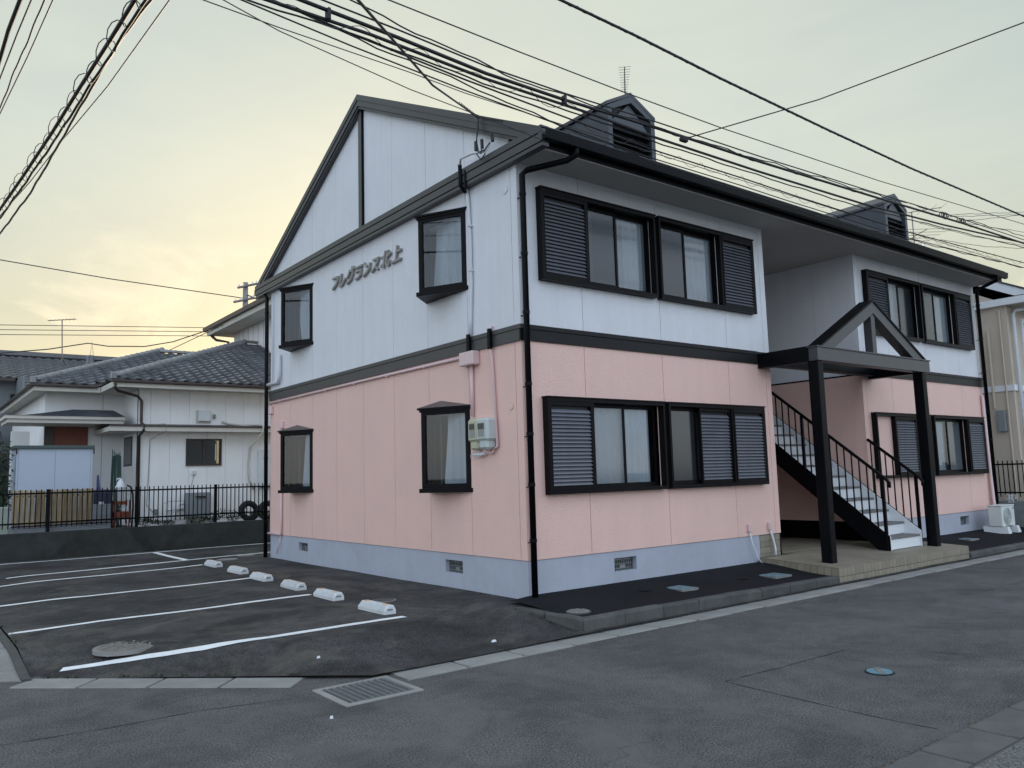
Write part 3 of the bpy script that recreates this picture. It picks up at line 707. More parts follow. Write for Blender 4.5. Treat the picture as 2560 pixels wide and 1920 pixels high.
def unit(x0, x1, z0, z1, sh, mid, glassm, cover=None, empty=False, seed=0, cur=None):
    """sh: (a,b) fixed shutter pocket at one end; the rest is the sliding window"""
    left = abs(sh[0] - x0) < .01
    sa, sb = (sh[1], x1) if left else (x0, sh[0])
    f = MB(); t = .036
    f.box(x0, x1, YF, .002, z1 - .045, z1); f.box(x0, x1, YF, .002, z0, z0 + .05)
    f.box(x0, x0 + t, YF, .0, z0 + .0501, z1 - .0451); f.box(x1 - t, x1, YF, .0, z0 + .0501, z1 - .0451)
    c = sb if not left else sa
    f.box(c - .02, c + .02, YF + .012, .0, z0 + .0501, z1 - .0451)
    f.box(x0 - .012, x1 + .012, YF - .014, -.001, z1 + .0005, z1 + .016)
    # reveals
    f.box(sa + .0201, sa + .05, .0015, .13, z0 + .03, z1 - .03); f.box(sb - .05, sb - .0201, .0015, .13, z0 + .03, z1 - .03)
    f.box(sa + .0501, sb - .0501, .0025, .13, z0 + .02, z0 + .055); f.box(sa + .0501, sb - .0501, .0025, .13, z1 - .05, z1 - .02)
    win = f.build('window', 'frame_dark', bld)
    if not empty: shutter(win, sh[0] + (t if left else .02), sh[1] - (.02 if left else t), z0 + .052, z1 - .047)
    else:
        box('pocket_lip', 'trim', win, sh[0] + t, sh[0] + t + .03, YF + .02, -.001, z0 + .052, z1 - .047)
    if cover: shutter(win, cover[0], cover[1], z0 + .052, z1 - .047, y=-.045)
    a, b = sa + .0501, sb - .0501
    sash(win, a, mid + .017, z0 + .056, z1 - .051, .030, glassm[0]); sash(win, mid - .017, b, z0 + .056, z1 - .051, .062, glassm[1])
    for k, (ca_, cb_) in enumerate(cur or []): curtain_front(win, ca_, cb_, z0 + .03, z1 - .06, seed=seed + k)
    return win
zu0, zu1 = UP; zl0, zl1 = LO
unit(0.30, 2.40, zu0, zu1, (0.30, 1.09), 1.715, ('glass_screen', 'glass_frost'), seed=1, cur=[(1.15, 1.35), (1.86, 2.30)])
unit(2.475, 4.67, zu0, zu1, (3.87, 4.67), 3.13, ('glass_screen', 'glass_frost'), seed=3, cur=[(3.2, 3.8)])
unit(0.30, 2.41, zl0, zl1, (0.30, 1.06), 1.715, ('glass_frost', 'glass_clear'), seed=5, cur=[(1.15, 2.30)])
unit(2.49, 4.70, zl0, zl1, (3.91, 4.70), 3.17, ('glass_screen', 'glass_frost'), cover=(3.18, 3.88), seed=7)
unit(8.11, 10.16, zu0, zu1, (8.11, 8.89), 9.47, ('glass_frost', 'glass_screen'), seed=9, cur=[(8.95, 9.5)])
unit(10.24, 12.45, zu0, zu1, (11.69, 12.45), 10.95, ('glass_screen', 'glass_frost'), seed=11, cur=[(10.9, 11.6)])
unit(8.06, 10.14, zl0, zl1, (8.06, 8.78), 9.43, ('glass_frost', 'glass_screen'), cover=(8.81, 9.60), empty=True, seed=13)
unit(10.28, 12.55, zl0, zl1, (11.78, 12.55), 11.05, ('glass_clear', 'glass_frost'), seed=15, cur=[(10.4, 11.1)])

# ---- triangular bay windows on the gable side
def bay(yn, z0, z1, roofz, seed, cur):
    N_, P_, F_ = Vector((0, yn)), Vector((-0.335, yn + .68)), Vector((0, yn + .98))
    def off(p, d): return p + d
    def tri(m, z0_, z1_, e):
        n_, p_, f_ = Vector((-.0015, yn - e * 1.2)), P_ + Vector((-e * 1.3, e * .35)), Vector((-.0015, yn + .98 + e * 1.6))
        m.prism([(n_.x, n_.y, z0_), (p_.x, p_.y, z0_), (f_.x, f_.y, z0_)], (0, 0, z1_ - z0_))
    f = MB(); tri(f, z1, z1 + .030, .018)
    win = f.build('bay_window', 'frame_dark', bld)
    f = MB(); tri(f, z0, z0 + .055, .03); f.build('sill_plate', 'frame_dark', win)
    f = MB(); tri(f, z1 + .0305, z1 + .055, .042); f.build('head_cap', 'frame_dark', win)
    def bar(a, b, t, za, zb, name='mullion'):
        d = (b - a).normalized(); n = Vector((-d.y, d.x)) * t
        MB().prism([(a.x, a.y, za), (b.x, b.y, za), (b.x + n.x, b.y + n.y, za), (a.x + n.x, a.y + n.y, za)], (0, 0, zb - za)).build(name, 'frame_dark', win)
    dn = (P_ - N_).normalized(); df = (F_ - P_).normalized()
    za, zb = z0 + .056, z1 - .001
    bar(N_ + dn * .0, N_ + dn * .075, -.05, za, zb); bar(P_ - dn * .065, P_ - dn * .004, -.05, za, zb)
    bar(P_ + df * .004, P_ + df * .05, -.04, za, zb); bar(F_ - df * .06, F_, -.04, za, zb)
    bar(N_ + dn * .0751, P_ - dn * .0651, -.05, za, za + .06, 'sill_rail'); bar(N_ + dn * .0751, P_ - dn * .0651, -.05, zb - .04, zb, 'head_rail')
    bar(P_ + df * .0501, F_ - df * .0601, -.04, za, za + .05, 'sill_rail'); bar(P_ + df * .0501, F_ - df * .0601, -.04, zb - .04, zb, 'head_rail')
    def pane(a, b, inset, name):
        d = (b - a).normalized(); n = Vector((-d.y, d.x)) * inset; a = a + n; b = b + n
        MB().quad((b.x, b.y, za + .05), (a.x, a.y, za + .05), (a.x, a.y, zb - .03), (b.x, b.y, zb - .03)).build(name, 'glass_clear', win)
    pane(N_ + dn * .06, P_ - dn * .05, -.02, 'pane'); pane(P_ + df * .04, F_ - df * .05, -.02, 'pane')
    # little sloping roof
    n_, p_, f_ = (-.002, yn - .05, z1 + .0555), (P_.x - .053, P_.y + .015, z1 + .0555), (-.002, yn + .98 + .066, z1 + .0555)
    ap = (-.002, yn + .70, roofz)
    MB().add([n_, p_, f_, ap], [(0, 1, 3), (1, 2, 3), (0, 2, 1), (0, 3, 2)]).build('bay_roof', 'trim_sky_lit', win)
    # reveal and curtain
    rv = MB(); rv.box(.001, .15, yn + .01, yn + .04, z0 + .02, z1); rv.box(.001, .15, yn + .93, yn + .96, z0 + .02, z1)
    rv.box(.001, .15, yn + .0401, yn + .9299, z0 + .02, z0 + .05); rv.box(.001, .15, yn + .0401, yn + .9299, z1 - .03, z1 - .001)
    rv.build('reveal', 'white_wall', win)
    ya, yb, low = cur
    m = MB(); n = 50; rr = random.Random(seed); ph = rr.uniform(0, 6)
    cols = []
    for i in range(n + 1):
        t = i / n
        for j in range(9):
            u = j / 8; y = ya + (yb - ya) * t
            y -= (low * (1 - u) ** 2) * t * .5
            x = .045 + .022 * math.sin(34 * (y + .05 * u) + ph) * (1 - .3 * u) + .02 * math.sin(3 * u + 5 * t)
            m.v.append((x, y, z0 + .06 + (z1 - z0 - .08) * u))
    m.f = [(i * 9 + j, (i + 1) * 9 + j, (i + 1) * 9 + j + 1, i * 9 + j + 1) for i in range(n) for j in range(8)]
    m.build('curtain', 'curtain', win, smooth=True)
bay(1.13, 3.945, 5.03, 5.20, 1, (1.18, 1.98, .0)); bay(6.11, 3.945, 5.03, 5.20, 2, (6.16, 6.78, .15))
bay(1.13, 1.265, 2.345, 2.52, 3, (1.18, 1.74, -.12)); bay(6.11, 1.265, 2.345, 2.52, 4, (6.16, 6.58, .0))

# ---- pipes and boxes on the building
def pipe(pts, r, mat, name='conduit', n=8): return MB().tube(pts, r, n).build(name, mat, bld, smooth=True)
pipe([(-.03, 1.04, 5.36), (-.03, 1.01, 5.10), (-.03, 0.985, 4.6), (-.03, .985, 4.0), (-.03, 1.02, 3.5), (-.035, 1.03, 3.29)], .024, 'pipe_white')
for z in (4.78, 4.17): MB().box(-.06, -.001, .955, 1.015, z - .012, z + .012).build('pipe_clip', 'pipe_white', bld)
pipe([(-.13, 1.045, 5.62), (-.13, 1.04, 5.33), (-.055, 1.035, 5.25)], .028, 'black_paint')
MB().box(-.125, -.10, .93, .96, 5.28, 5.52).build('mast_bracket', 'black_paint', bld)
pipe([(-.13, 1.045, 5.60), (-.16, .98, 5.68), (-.16, .72, 5.66), (-.16, .55, 5.62), (-.15, .44, 5.60)], .018, 'pipe_white')
MB().box(-.075, -.036, 1.01, 1.07, 3.06, 3.32).build('pipe_saddle', 'black_paint', bld)
MB().box(-.075, -.036, .545, .60, 3.06, 3.32).build('pipe_saddle', 'black_paint', bld)
pipe([(-.02, .575, 3.36), (-.045, .575, 3.30), (-.05, .575, 3.07), (-.03, .57, 2.95), (-.03, .50, 1.83), (-.04, .56, 1.80)], .018, 'pipe_pink')
MB().box(-.12, -.001, .87, 1.19, 2.905, 3.085, bev=.012).build('junction_box', 'pipe_pink', bld)
pipe([(-.03, 1.02, 2.90), (-.03, 1.03, 2.24)], .024, 'pipe_pink')
pipe([(-.03, 1.19, 3.04), (-.028, 4.0, 3.05), (-.028, 8.16, 3.045)], .020, 'pipe_pink')
for y in (2.2, 3.3, 4.4, 5.5, 6.6, 7.6): MB().box(-.052, -.001, y - .012, y + .012, 3.02, 3.073).build('pipe_clip', 'pipe_pink', bld)
pipe([(-.03, 7.50, 1.30), (-.03, 7.50, .50), (-.03, 7.56, .47), (-.03, 8.18, .475)], .022, 'pipe_pink')
pipe([(-.03, 7.52, 2.55), (-.03, 7.52, 2.44)], .016, 'pipe_pink')
pipe([(-.02, 7.56, .45), (-.03, 7.60, .30), (-.04, 7.70, .11)], .010, 'pipe_pink')
MB().box(-.06, -.001, 8.0, 8.13, 2.82, 2.98, bev=.01).build('wall_box', 'pipe_pink', bld)
MB().box(-.05, -.001, 7.45, 7.57, 2.50, 2.64, bev=.01).build('wall_box', 'pipe_pink', bld)
pipe([(-.05, 7.58, 3.96), (-.05, 7.57, 3.52), (-.05, 7.66, 3.42), (-.05, 8.2, 3.42)], .035, 'pipe_white')
pipe([(-.03, 8.02, 5.26), (-.03, 7.98, 4.9), (-.03, 7.97, 3.4)], .010, 'pipe_white')
for (y, z, mt) in ((.235, 5.055, 'white_wall'), (.24, 2.318, 'pink_wall')):
    n = 24; MB().prism([(-.012, y + .055 * math.cos(6.2832 * k / n), z + .055 * math.sin(6.2832 * k / n)) for k in range(n)], (.0115, 0, 0)).build('round_cap', mt, bld)
for (x, h) in ((4.235, 1), (4.74, 2)):
    MB().box(x - .03, x + .03, -.05, -.001, .52, .64, bev=.01).build('wall_box', 'pipe_pink', bld)
pipe([(4.235, -.03, .52), (4.26, -.04, .35), (4.36, -.06, .12), (4.40, -.09, .055)], .011, 'pipe_white')
pipe([(4.745, -.03, .52), (4.79, -.04, .38), (4.80, -.06, .25), (4.77, -.08, .14)], .017, 'pipe_white')

# ---- name sign letters
sgn = thing('name_sign', (0, 4.1, 4.88), 'raised grey lettering spelling the building name on the upper gable wall', 'sign')
LET = {
 'fu': [[(5.19, 4.962), (4.988, 4.957), (4.996, 4.895), (5.061, 4.838), (5.191, 4.782)]],
 're': [[(4.854, 4.972), (4.916, 4.779), (4.821, 4.788), (4.709, 4.865)]],
 'gu': [[(4.538, 4.974), (4.565, 4.915), (4.627, 4.866)], [(4.538, 4.953), (4.421, 4.948), (4.422, 4.89), (4.479, 4.815), (4.628, 4.766)], [(4.45, 4.999), (4.43, 4.970)], [(4.386, 4.995), (4.368, 4.966)]],
 'ra': [[(4.298, 4.957), (4.097, 4.957)], [(4.318, 4.894), (4.121, 4.893), (4.144, 4.816), (4.202, 4.786), (4.307, 4.769)]],
 'n': [[(4.007, 4.967), (3.926, 4.903)], [(3.807, 4.927), (3.84, 4.851), (3.922, 4.803), (4.042, 4.769)]],
 'su': [[(3.696, 4.948), (3.521, 4.948), (3.564, 4.888), (3.638, 4.822), (3.748, 4.773)], [(3.62, 4.83), (3.549, 4.77)]],
 'kita': [[(3.304, 4.996), (3.368, 4.754)], [(3.419, 4.92), (3.335, 4.922)], [(3.446, 4.789), (3.338, 4.817)], [(3.214, 4.988), (3.277, 4.781), (3.203, 4.755), (3.162, 4.812)], [(3.136, 4.934), (3.235, 4.898)]],
 'ue': [[(2.929, 4.989), (2.98, 4.78)], [(2.946, 4.911), (2.824, 4.909)], [(3.1, 4.769), (2.839, 4.772)]]}
for ss in LET.values():
    m = MB(); k = 0
    for s in ss:
        for a, b in zip(s[:-1], s[1:]):
            a, b = Vector(a), Vector(b); d = (b - a).normalized(); n = Vector((-d.y, d.x)) * .0175; a = a - d * .013; b = b + d * .013
            k += 1; xo = -.042 - .0007 * k
            m.prism([(xo, a.x + n.x, a.y + n.y), (xo, b.x + n.x, b.y + n.y), (xo, b.x - n.x, b.y - n.y), (xo, a.x - n.x, a.y - n.y)], (-xo - .002, 0, 0))
    m.build('letter', 'letter_grey', sgn)

# ---- electricity meters
def meter(y0, y1, z0, z1, dpt, mat, label):
    t = thing('electricity_meter', (-.01, (y0 + y1) / 2, z0), label, 'meter')
    ym = (y0 + y1) / 2; x = -dpt
    MB().box(x, -.004, y0, y1, z0 + .10, z1, bev=.03).build('case', mat, t)
    MB().box(x + .02, -.004, y0 + .03, y1 - .03, z0, z0 + .12, bev=.025).build('terminal_cover', mat, t)
    MB().box(x - .004, x + .001, y0 + .05, y1 - .05, z0 + .15, z1 - .05).build('window_rim', mat, t)
    MB().box(x - .007, x - .0045, y0 + .06, y1 - .06, z0 + .16, z1 - .06).build('dial', 'meter_face', t)
    MB().box(x - .010, x - .0075, y0 + .06, y1 - .06, z1 - .14, z1 - .07).build('display', 'meter_dark', t)
    return t
meter(0.80, 1.03, 1.80, 2.20, .12, 'meter_cream', 'cream electricity meter beside the lower bay window, next to a paler grey-green one')
meter(0.52, 0.77, 1.80, 2.19, .17, 'meter_grey', 'pale grey-green electricity meter on the pink gable wall near the corner downspout')
cb = thing('meter_cables', (-.02, .8, 1.74), 'bent service cables and grey tube hanging under the two electricity meters', 'cable')
MB().tube([(-.05, 1.0, 1.74), (-.05, .74, 1.745)], .018, 8).build('tube', 'pipe_white', cb)
MB().tube([(-.04, .98, 1.80), (-.06, 1.04, 1.74), (-.05, 1.05, 1.70)], .008, 6).build('cable', 'pipe_pink', cb)
MB().tube([(-.04, .72, 1.80), (-.05, .68, 1.75), (-.05, .60, 1.75), (-.04, .55, 1.80)], .009, 6).build('cable', 'pipe_pink', cb)
MB().tube([(-.04, .88, 1.80), (-.07, .90, 1.70), (-.06, .82, 1.72), (-.05, .75, 1.80)], .006, 6).build('cable', 'pipe_white', cb)

# ---- tiled entrance platform
plat = thing('entrance_platform', (6.44, -.6, 0), 'low beige tiled platform under the entrance porch', 'platform')
PX0, PX1, PY = 4.44, 8.46, -1.30
def pz(y): return 0.135 + 0.054 * y
MB().add([(PX0 + .01, PY + .01, -.3), (PX1 - .01, PY + .01, -.3), (PX1 - .01, -.012, -.3), (PX0 + .01, -.012, -.3),
          (PX0 + .01, PY + .01, pz(PY) - .01), (PX1 - .01, PY + .01, pz(PY) - .01), (PX1 - .01, -.012, pz(0) - .01), (PX0 + .01, -.012, pz(0) - .01)],
         [(0, 3, 2, 1), (4, 5, 6, 7), (0, 1, 5, 4), (1, 2, 6, 5), (2, 3, 7, 6), (3, 0, 4, 7)]).build('core', 'grout', plat)
MB().box(W1 + .001, X2 - .001, -.011, 6, -.3, pz(0) - .01).build('core', 'grout', plat)
nt_ = 38; tl = (PX1 - PX0) / nt_
fme = MB().box(.003, tl - .003, 0, .009, .002, .112).mesh('tile'); fme.materials.append(MATS['beige_tile'])
for r_ in range(2):
    for k in range(nt_): put('tile', fme, plat, (PX0 + k * tl, PY, pz(PY) - .118 * (r_ + 1) - .002 - (.0 if r_ == 0 else 0)))
for k in range(nt_): pass
sme = MB().box(0, .009, .003, .106 - .003, .002, .112).mesh('tile'); sme.materials.append(MATS['beige_tile'])
for k in range(12):
    for r_ in range(2): put('tile', sme, plat, (PX0, PY + .011 + k * .106, pz(PY + k * .106) - .118 * (r_ + 1) - .002))
tw, tdp = .2, .2
tme = MB().box(.002, tw - .002, .002, tdp - .002, -.008, 0, bev=.0015).mesh('floor_tile'); tme.materials.append(MATS['beige_tile'])
ti = 0
for j in range(16):
    for i in range(21):
        x = PX0 + .001 + i * .1914; y = PY + .001 + j * .2
        if y > -.21 and not (W1 - .02 < x < X2 - .15): continue
        ti += 1
        if ti > 235: continue
        zc = pz(y) if y < 0 else pz(0)
        o = put('floor_tile', tme, plat, (x, y, zc), (math.atan(.054) if y < -.1 else 0, 0, 0)); o.scale = (.957, 1, 1)

# ---- entrance porch frame
por = thing('entrance_porch', (6.44, -1.0, .08), 'black painted entrance porch frame with open triangular gable over the stairs', 'porch')
PB0, PB1 = 3.02, 3.22
for xa in (4.73, 7.93):
    p = MB().box(xa, xa + .14, -1.035, -.865, .075, PB0 - .001, bev=.008).build('post', 'black_paint', por)
    for q in (.04, .07, .10): MB().box(xa + q - .004, xa + q + .004, -1.0375, -1.0345, .12, PB0 - .02).build('groove', 'trim', p)
MB().box(4.72, 8.19, -1.05, -.90, PB0, PB1, bev=.006).build('front_beam', 'trim_sky_lit', por)
MB().box(4.70, 8.21, -1.065, -.88, PB1 + .0005, PB1 + .02).build('beam_cap', 'trim_sky_lit', por)
for xa in (4.72, 8.04):
    MB().box(xa, xa + .15, -.899, -.013, PB0, PB1 + .03, bev=.005).build('side_beam', 'black_paint', por)
MB().box(4.871, 8.039, -.17, -.014, PB0 + .04, PB1 + .02).build('rear_beam', 'black_paint', por)
xm, zt = 6.42, 4.08
for s_, xe in ((-1, 4.83), (1, 7.99)):
    sl = (zt - (PB1 + .02)) / (xm - xe)
    def rz(x, d): return zt + sl * (x - xm) * 1.0 - d
    xi = xm - (zt - .19 - (PB1 + .021)) / sl
    xc = xe if True else xe
    MB().prism([(xe, -1.05, PB1 + .021), (xm, -1.05, zt), (xm, -1.05, zt - .19), (xi, -1.05, PB1 + .021)], (0, .17, 0)).build('rafter', 'trim_sky_lit', por)
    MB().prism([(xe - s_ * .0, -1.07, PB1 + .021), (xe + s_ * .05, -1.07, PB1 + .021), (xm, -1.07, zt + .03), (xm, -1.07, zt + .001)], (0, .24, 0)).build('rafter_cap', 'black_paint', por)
MB().box(6.36, 6.48, -1.03, -.90, PB1 + .021, zt - .20).build('king_post', 'trim_sky_lit', por)

# ---- steel staircase
st = thing('staircase', (7.27, -.83, .1), 'steel staircase with white risers and black railings climbing into the recess', 'stairs')
SX0, SX1, SY0, SZ0, RI, RU, NS = 6.74, 7.79, -.83, .095, .2, .25, 15
trm = MB().box(SX0 + .03, SX1 - .03, -.015, RU + .02, -.035, 0, bev=.004).mesh('tread'); trm.materials.append(MATS['tread_grey'])
rim = MB().box(SX0 + .03, SX1 - .03, 0, .012, .006, RI - .036).mesh('riser'); rim.materials.append(MATS['stair_white'])
for k in range(NS):
    put('riser', rim, st, (0, SY0 + k * RU, SZ0 + k * RI)); put('tread', trm, st, (0, SY0 + k * RU, SZ0 + (k + 1) * RI))
ysl = RI / RU
def stringer(x0, x1, mat, zo0, zo1, name):
    ya, yb = SY0 - .03, SY0 + NS * RU
    zl = lambda y, o: SZ0 + (y - SY0) * ysl + o
    y1 = ya + .45
    return MB().prism([(x0, ya, SZ0), (x0, ya + (-zo0) / ysl + .03, SZ0), (x0, yb, zl(yb, zo0)), (x0, yb, zl(yb, zo1)), (x0, ya, zl(ya, zo1))], (x1 - x0, 0, 0)).build(name, mat, st)
stringer(SX0 - .02, SX0 + .004, 'black_paint', -.13, .25, 'stringer')
stringer(SX0 + .0045, SX0 + .028, 'stair_white', -.10, .245, 'stringer_lining')
stringer(SX1 - .004, SX1 + .02, 'black_paint', -.13, .285, 'stringer')
stringer(SX1 - .028, SX1 - .0045, 'stair_white', -.10, .28, 'stringer_lining')
def railing(x, y_end, nm):
    zr = lambda y: SZ0 + (y - SY0) * ysl + 1.18
    ya = SY0 - .10
    MB().tube([(x, ya, zr(ya) - .10), (x, ya, zr(ya) - .02), (x, ya + .05, zr(ya + .05)), (x, y_end, zr(y_end))], .026, 8).build('handrail', 'black_paint', st, smooth=True)
    y = SY0 + .01; k = 0
    while y < y_end:
        post = (k % 11 == 0); hw = .022 if post else .009
        zb = SZ0 + (y - SY0) * ysl + (.20 if not post else (-.10 if k else 0.0))
        MB().box(x - hw, x + hw, y - hw, y + hw, zb, zr(y) - .02).build('newel' if post else 'baluster', 'black_paint', st)
        y += .125; k += 1
railing(SX0 - .03, 2.7, 'l'); railing(SX1 + .035, -.02, 'r')
MB().box(6.60, 6.70, 1.25, 1.35, .13, 2.0).build('support_column', 'black_paint', st)

# ---- wheel stops
wsm = {}
def wheel_stop(x, y, rot, label):
    t = thing('wheel_stop', (x, y, lot_z(x, y)), label, 'wheel stop', 'white wheel stops in the parking stalls')
    Lh = .31
    prof = [(-.075, 0), (.070, 0), (.070, .050), (.046, .092), (-.026, .095), (-.075, .040)]
    if not wsm:
        m = MB(); n = len(prof)
        ends = [(-Lh, 0), (-Lh + .02, 1), (Lh - .02, 1), (Lh, 0)]
        for yy, f in ends:
            for (px_, pz_) in prof: m.v.append((px_ * (1 if f else .95), yy, pz_ if f else pz_ * .9))
        for a in range(3):
            for k in range(n): m.f.append((a * n + k, a * n + (k + 1) % n, (a + 1) * n + (k + 1) % n, (a + 1) * n + k))
        m.f.append(tuple(range(n))); m.f.append(tuple(3 * n + k for k in reversed(range(n))))
        wsm['body'] = m.mesh('body'); wsm['body'].materials.append(MATS['stop_plastic'])
        r = MB().box(-.022, .022, -.030, .030, 0, .006, bev=.003); wsm['reflector'] = r.mesh('reflector'); wsm['reflector'].materials.append(MATS['reflector'])
        h = MB().box(-.040, .026, -.003, .003, .040, .060); wsm['handle_slot'] = h.mesh('handle_slot'); wsm['handle_slot'].materials.append(MATS['plastic_grey'])
        gme = MB()
        for q in (.2, .4, .6, .8): 
            xx = -.075 + .049 * q; zz = .040 + .055 * q
            gme.box(xx - .004, xx + .001, -Lh + .03, Lh - .03, zz - .002, zz + .004)
        wsm['rib'] = gme.mesh('rib'); wsm['rib'].materials.append(MATS['stop_plastic'])
    z = lot_z(x, y)
    c, s = math.cos(rot), math.sin(rot)
    def w(p): return (x + c * p[0] - s * p[1], y + s * p[0] + c * p[1], z + p[2])
    def pp(nm, p, r): o = bpy.data.objects.new(nm, wsm[nm]); col.objects.link(o); o.parent = t; o.location = Vector(w(p)) - Vector((x, y, z)); o.rotation_euler = r; return o
    pp('body', (0, 0, 0), (0, 0, rot))
    pp('rib', (0, 0, 0), (0, 0, rot))
    for yy in (-.21, .21): pp('reflector', (-.008, yy, .0935), (0, 0, rot))
    pp('handle_slot', (0, -Lh + .0, 0), (0, 0, rot))
WS = [(-1.60, 0.735, 'white wheel stop beside the short painted line, next to the round cover'), (-1.55, 2.10, 'white wheel stop touching the end of the second painted line'),
      (-1.50, 3.34, 'white wheel stop between the second and third painted lines'), (-1.44, 4.72, 'white wheel stop touching the end of the third painted line'),
      (-1.38, 5.95, 'white wheel stop just beyond the third painted line'), (-1.30, 7.48, 'white wheel stop at the end of the fourth painted line, near the far manholes')]
for x, y, lb in WS: wheel_stop(x, y, random.uniform(-.03, .03), lb)

# ---- covers and drain
def round_cover(x, y, r, z, mat, label, name='manhole_cover', ring='concrete', group=None, relief=True):
    t = thing(name, (x, y, z), label, 'manhole', group)
    MB().disc((x, y), r * 1.14, z - .03, z + .006).build('ring', ring, t)
    MB().disc((x, y), r, z - .02, z + .010).build('lid', mat, t)
    if relief:
        m = MB()
        for q in (.92, .55, .22):
            n = 28
            for k in range(n):
                a0, a1 = 6.2832 * k / n, 6.2832 * (k + .8) / n
                m.prism([(x + r * q * math.cos(a0), y + r * q * math.sin(a0), z + .0095), (x + r * q * math.cos(a1), y + r * q * math.sin(a1), z + .0095),
                         (x + r * (q - .06) * math.cos(a1), y + r * (q - .06) * math.sin(a1), z + .0095), (x + r * (q - .06) * math.cos(a0), y + r * (q - .06) * math.sin(a0), z + .0095)], (0, 0, .006))
        for k in range(16):
            a = 6.2832 * k / 16; q0, q1 = (.28, .46) if k % 2 else (.6, .82)
            p0 = (x + r * q0 * math.cos(a), y + r * q0 * math.sin(a), z + .012); p1 = (x + r * q1 * math.cos(a + .2), y + r * q1 * math.sin(a + .2), z + .012)
            m.tube([p0, p1], .012, 4)
        m.build('relief', mat, t)
    return t
round_cover(-4.17, 0.84, .24, lot_z(-4.17, .84) - .002, 'iron_cover', 'large patterned iron manhole cover in the parking lot')
round_cover(-0.10, -0.96, .12, apz(-.10, -.96), 'concrete', 'pale round cover in the fresh asphalt by the kerb corner', ring='kerb_concrete')
round_cover(-0.74, 8.45, .17, lot_z(-.74, 8.45), 'concrete', 'pale round cover beyond the last wheel stop, away from the wall', relief=False)
round_cover(-0.18, 8.98, .16, lot_z(-.18, 8.98), 'concrete', 'pale round cover near the rear corner downspout', relief=False)
round_cover(-1.15, 1.40, .13, lot_z(-1.15, 1.40), 'kerb_concrete', 'grey round cover behind the wheel stop by the short painted line', relief=False)
def valve(x, y):
    t = round_cover(x, y, .095, ZR + .002, 'valve_blue', 'small round blue and dark valve cover in the road', 'valve_cover', 'ink', relief=False)
    MB().prism([(x - .085, y - .045, ZR + .0125), (x - .055, y - .075, ZR + .0125), (x + .085, y + .045, ZR + .0125), (x + .055, y + .075, ZR + .0125)], (0, 0, .004)).build('dark_bar', 'iron_cover', t)
valve(0.26, -4.07)
def plate(x, y, rot, w, d, label):
    z = apz(x, y) + .004
    t = thing('meter_box_cover', (x, y, z), label, 'cover', 'blue-green meter box covers in the fresh asphalt')
    c, s = math.cos(rot), math.sin(rot)
    P = lambda a, b: (x + c * a - s * b, y + s * a + c * b)
    def slab(e, z0, z1, nm, mt):
        q = [P(-w / 2 + e, -d / 2 + e), P(w / 2 - e, -d / 2 + e), P(w / 2 - e, d / 2 - e), P(-w / 2 + e, d / 2 - e)]
        MB().prism([(a, b, z0) for a, b in q], (0, 0, z1 - z0)).build(nm, mt, t)
    slab(0, z - .02, z + .006, 'frame', 'galv'); slab(.02, z - .01, z + .010, 'lid', 'blue_cover')
    sl = MB().box(x - .03, x + .03, y - .008, y + .008, z + .0105, z + .013); sl.build('finger_slot', 'ink', t)
plate(1.87, -.68, .0, .30, .32, 'blue-green cover in the fresh asphalt below the plinth vent')
plate(3.72, -.74, .0, .38, .34, 'blue-green cover in the fresh asphalt beside the tiled platform')
plate(10.25, -.52, .0, .36, .28, 'blue-green cover in the fresh asphalt near the outdoor air conditioner')
for (x, y) in ((1.37, -.53), (3.11, -.66)):
    o = MB().disc((x, y), .085, apz(x, y) - .002, apz(x, y) + .007, 20).build('stop_valve_cover', 'asphalt_fresh')
    tag(o, 'tarred round stop valve cover in the fresh asphalt strip', 'cover', 'tarred valve covers in the fresh asphalt')
gr = thing('drain_grate', (-2.98, -1.7, ZR), 'square galvanised drain grating in the street corner', 'grate')
gx0, gx1, gy0, gy1 = -3.30, -2.65, -2.00, -1.40
for d in ((gx0, gx1, gy0, gy0 + .05), (gx0, gx1, gy1 - .05, gy1), (gx0, gx0 + .05, gy0 + .0501, gy1 - .0501), (gx1 - .05, gx1, gy0 + .0501, gy1 - .0501)):
    MB().box(*d, ZR - .1, ZR + .012, bev=.005).build('frame', 'concrete', gr)
MB().box(gx0 + .0501, gx1 - .0501, gy0 + .0501, gy1 - .0501, ZR - .02, ZR + .002).build('pit', 'ink', gr)
lb_ = MB().box(-.004, .004, gy0 + .055, gy1 - .055, 0, .011).mesh('bearing_bar'); lb_.materials.append(MATS['galv'])
for k in range(10): put('bearing_bar', lb_, gr, (gx0 + .08 + k * .0545, 0, ZR + .0035))
cbm = MB().box(gx0 + .055, gx1 - .055, -.0025, .0025, 0, .007).mesh('cross_bar'); cbm.materials.append(MATS['galv'])
for k in range(15): put('cross_bar', cbm, gr, (0, gy0 + .075 + k * .0325, ZR + .004))
LIT = [(-2.94, -.71, .028, 'white scrap of litter beside the corner gutter'), (-3.50, -2.18, .026, 'white scrap of litter beyond the drain grating'), (-4.34, .72, .02, 'small pale scrap below the patterned manhole'),
       (-1.31, -1.08, .05, 'white crumpled scrap in the dip beside the kerb')]
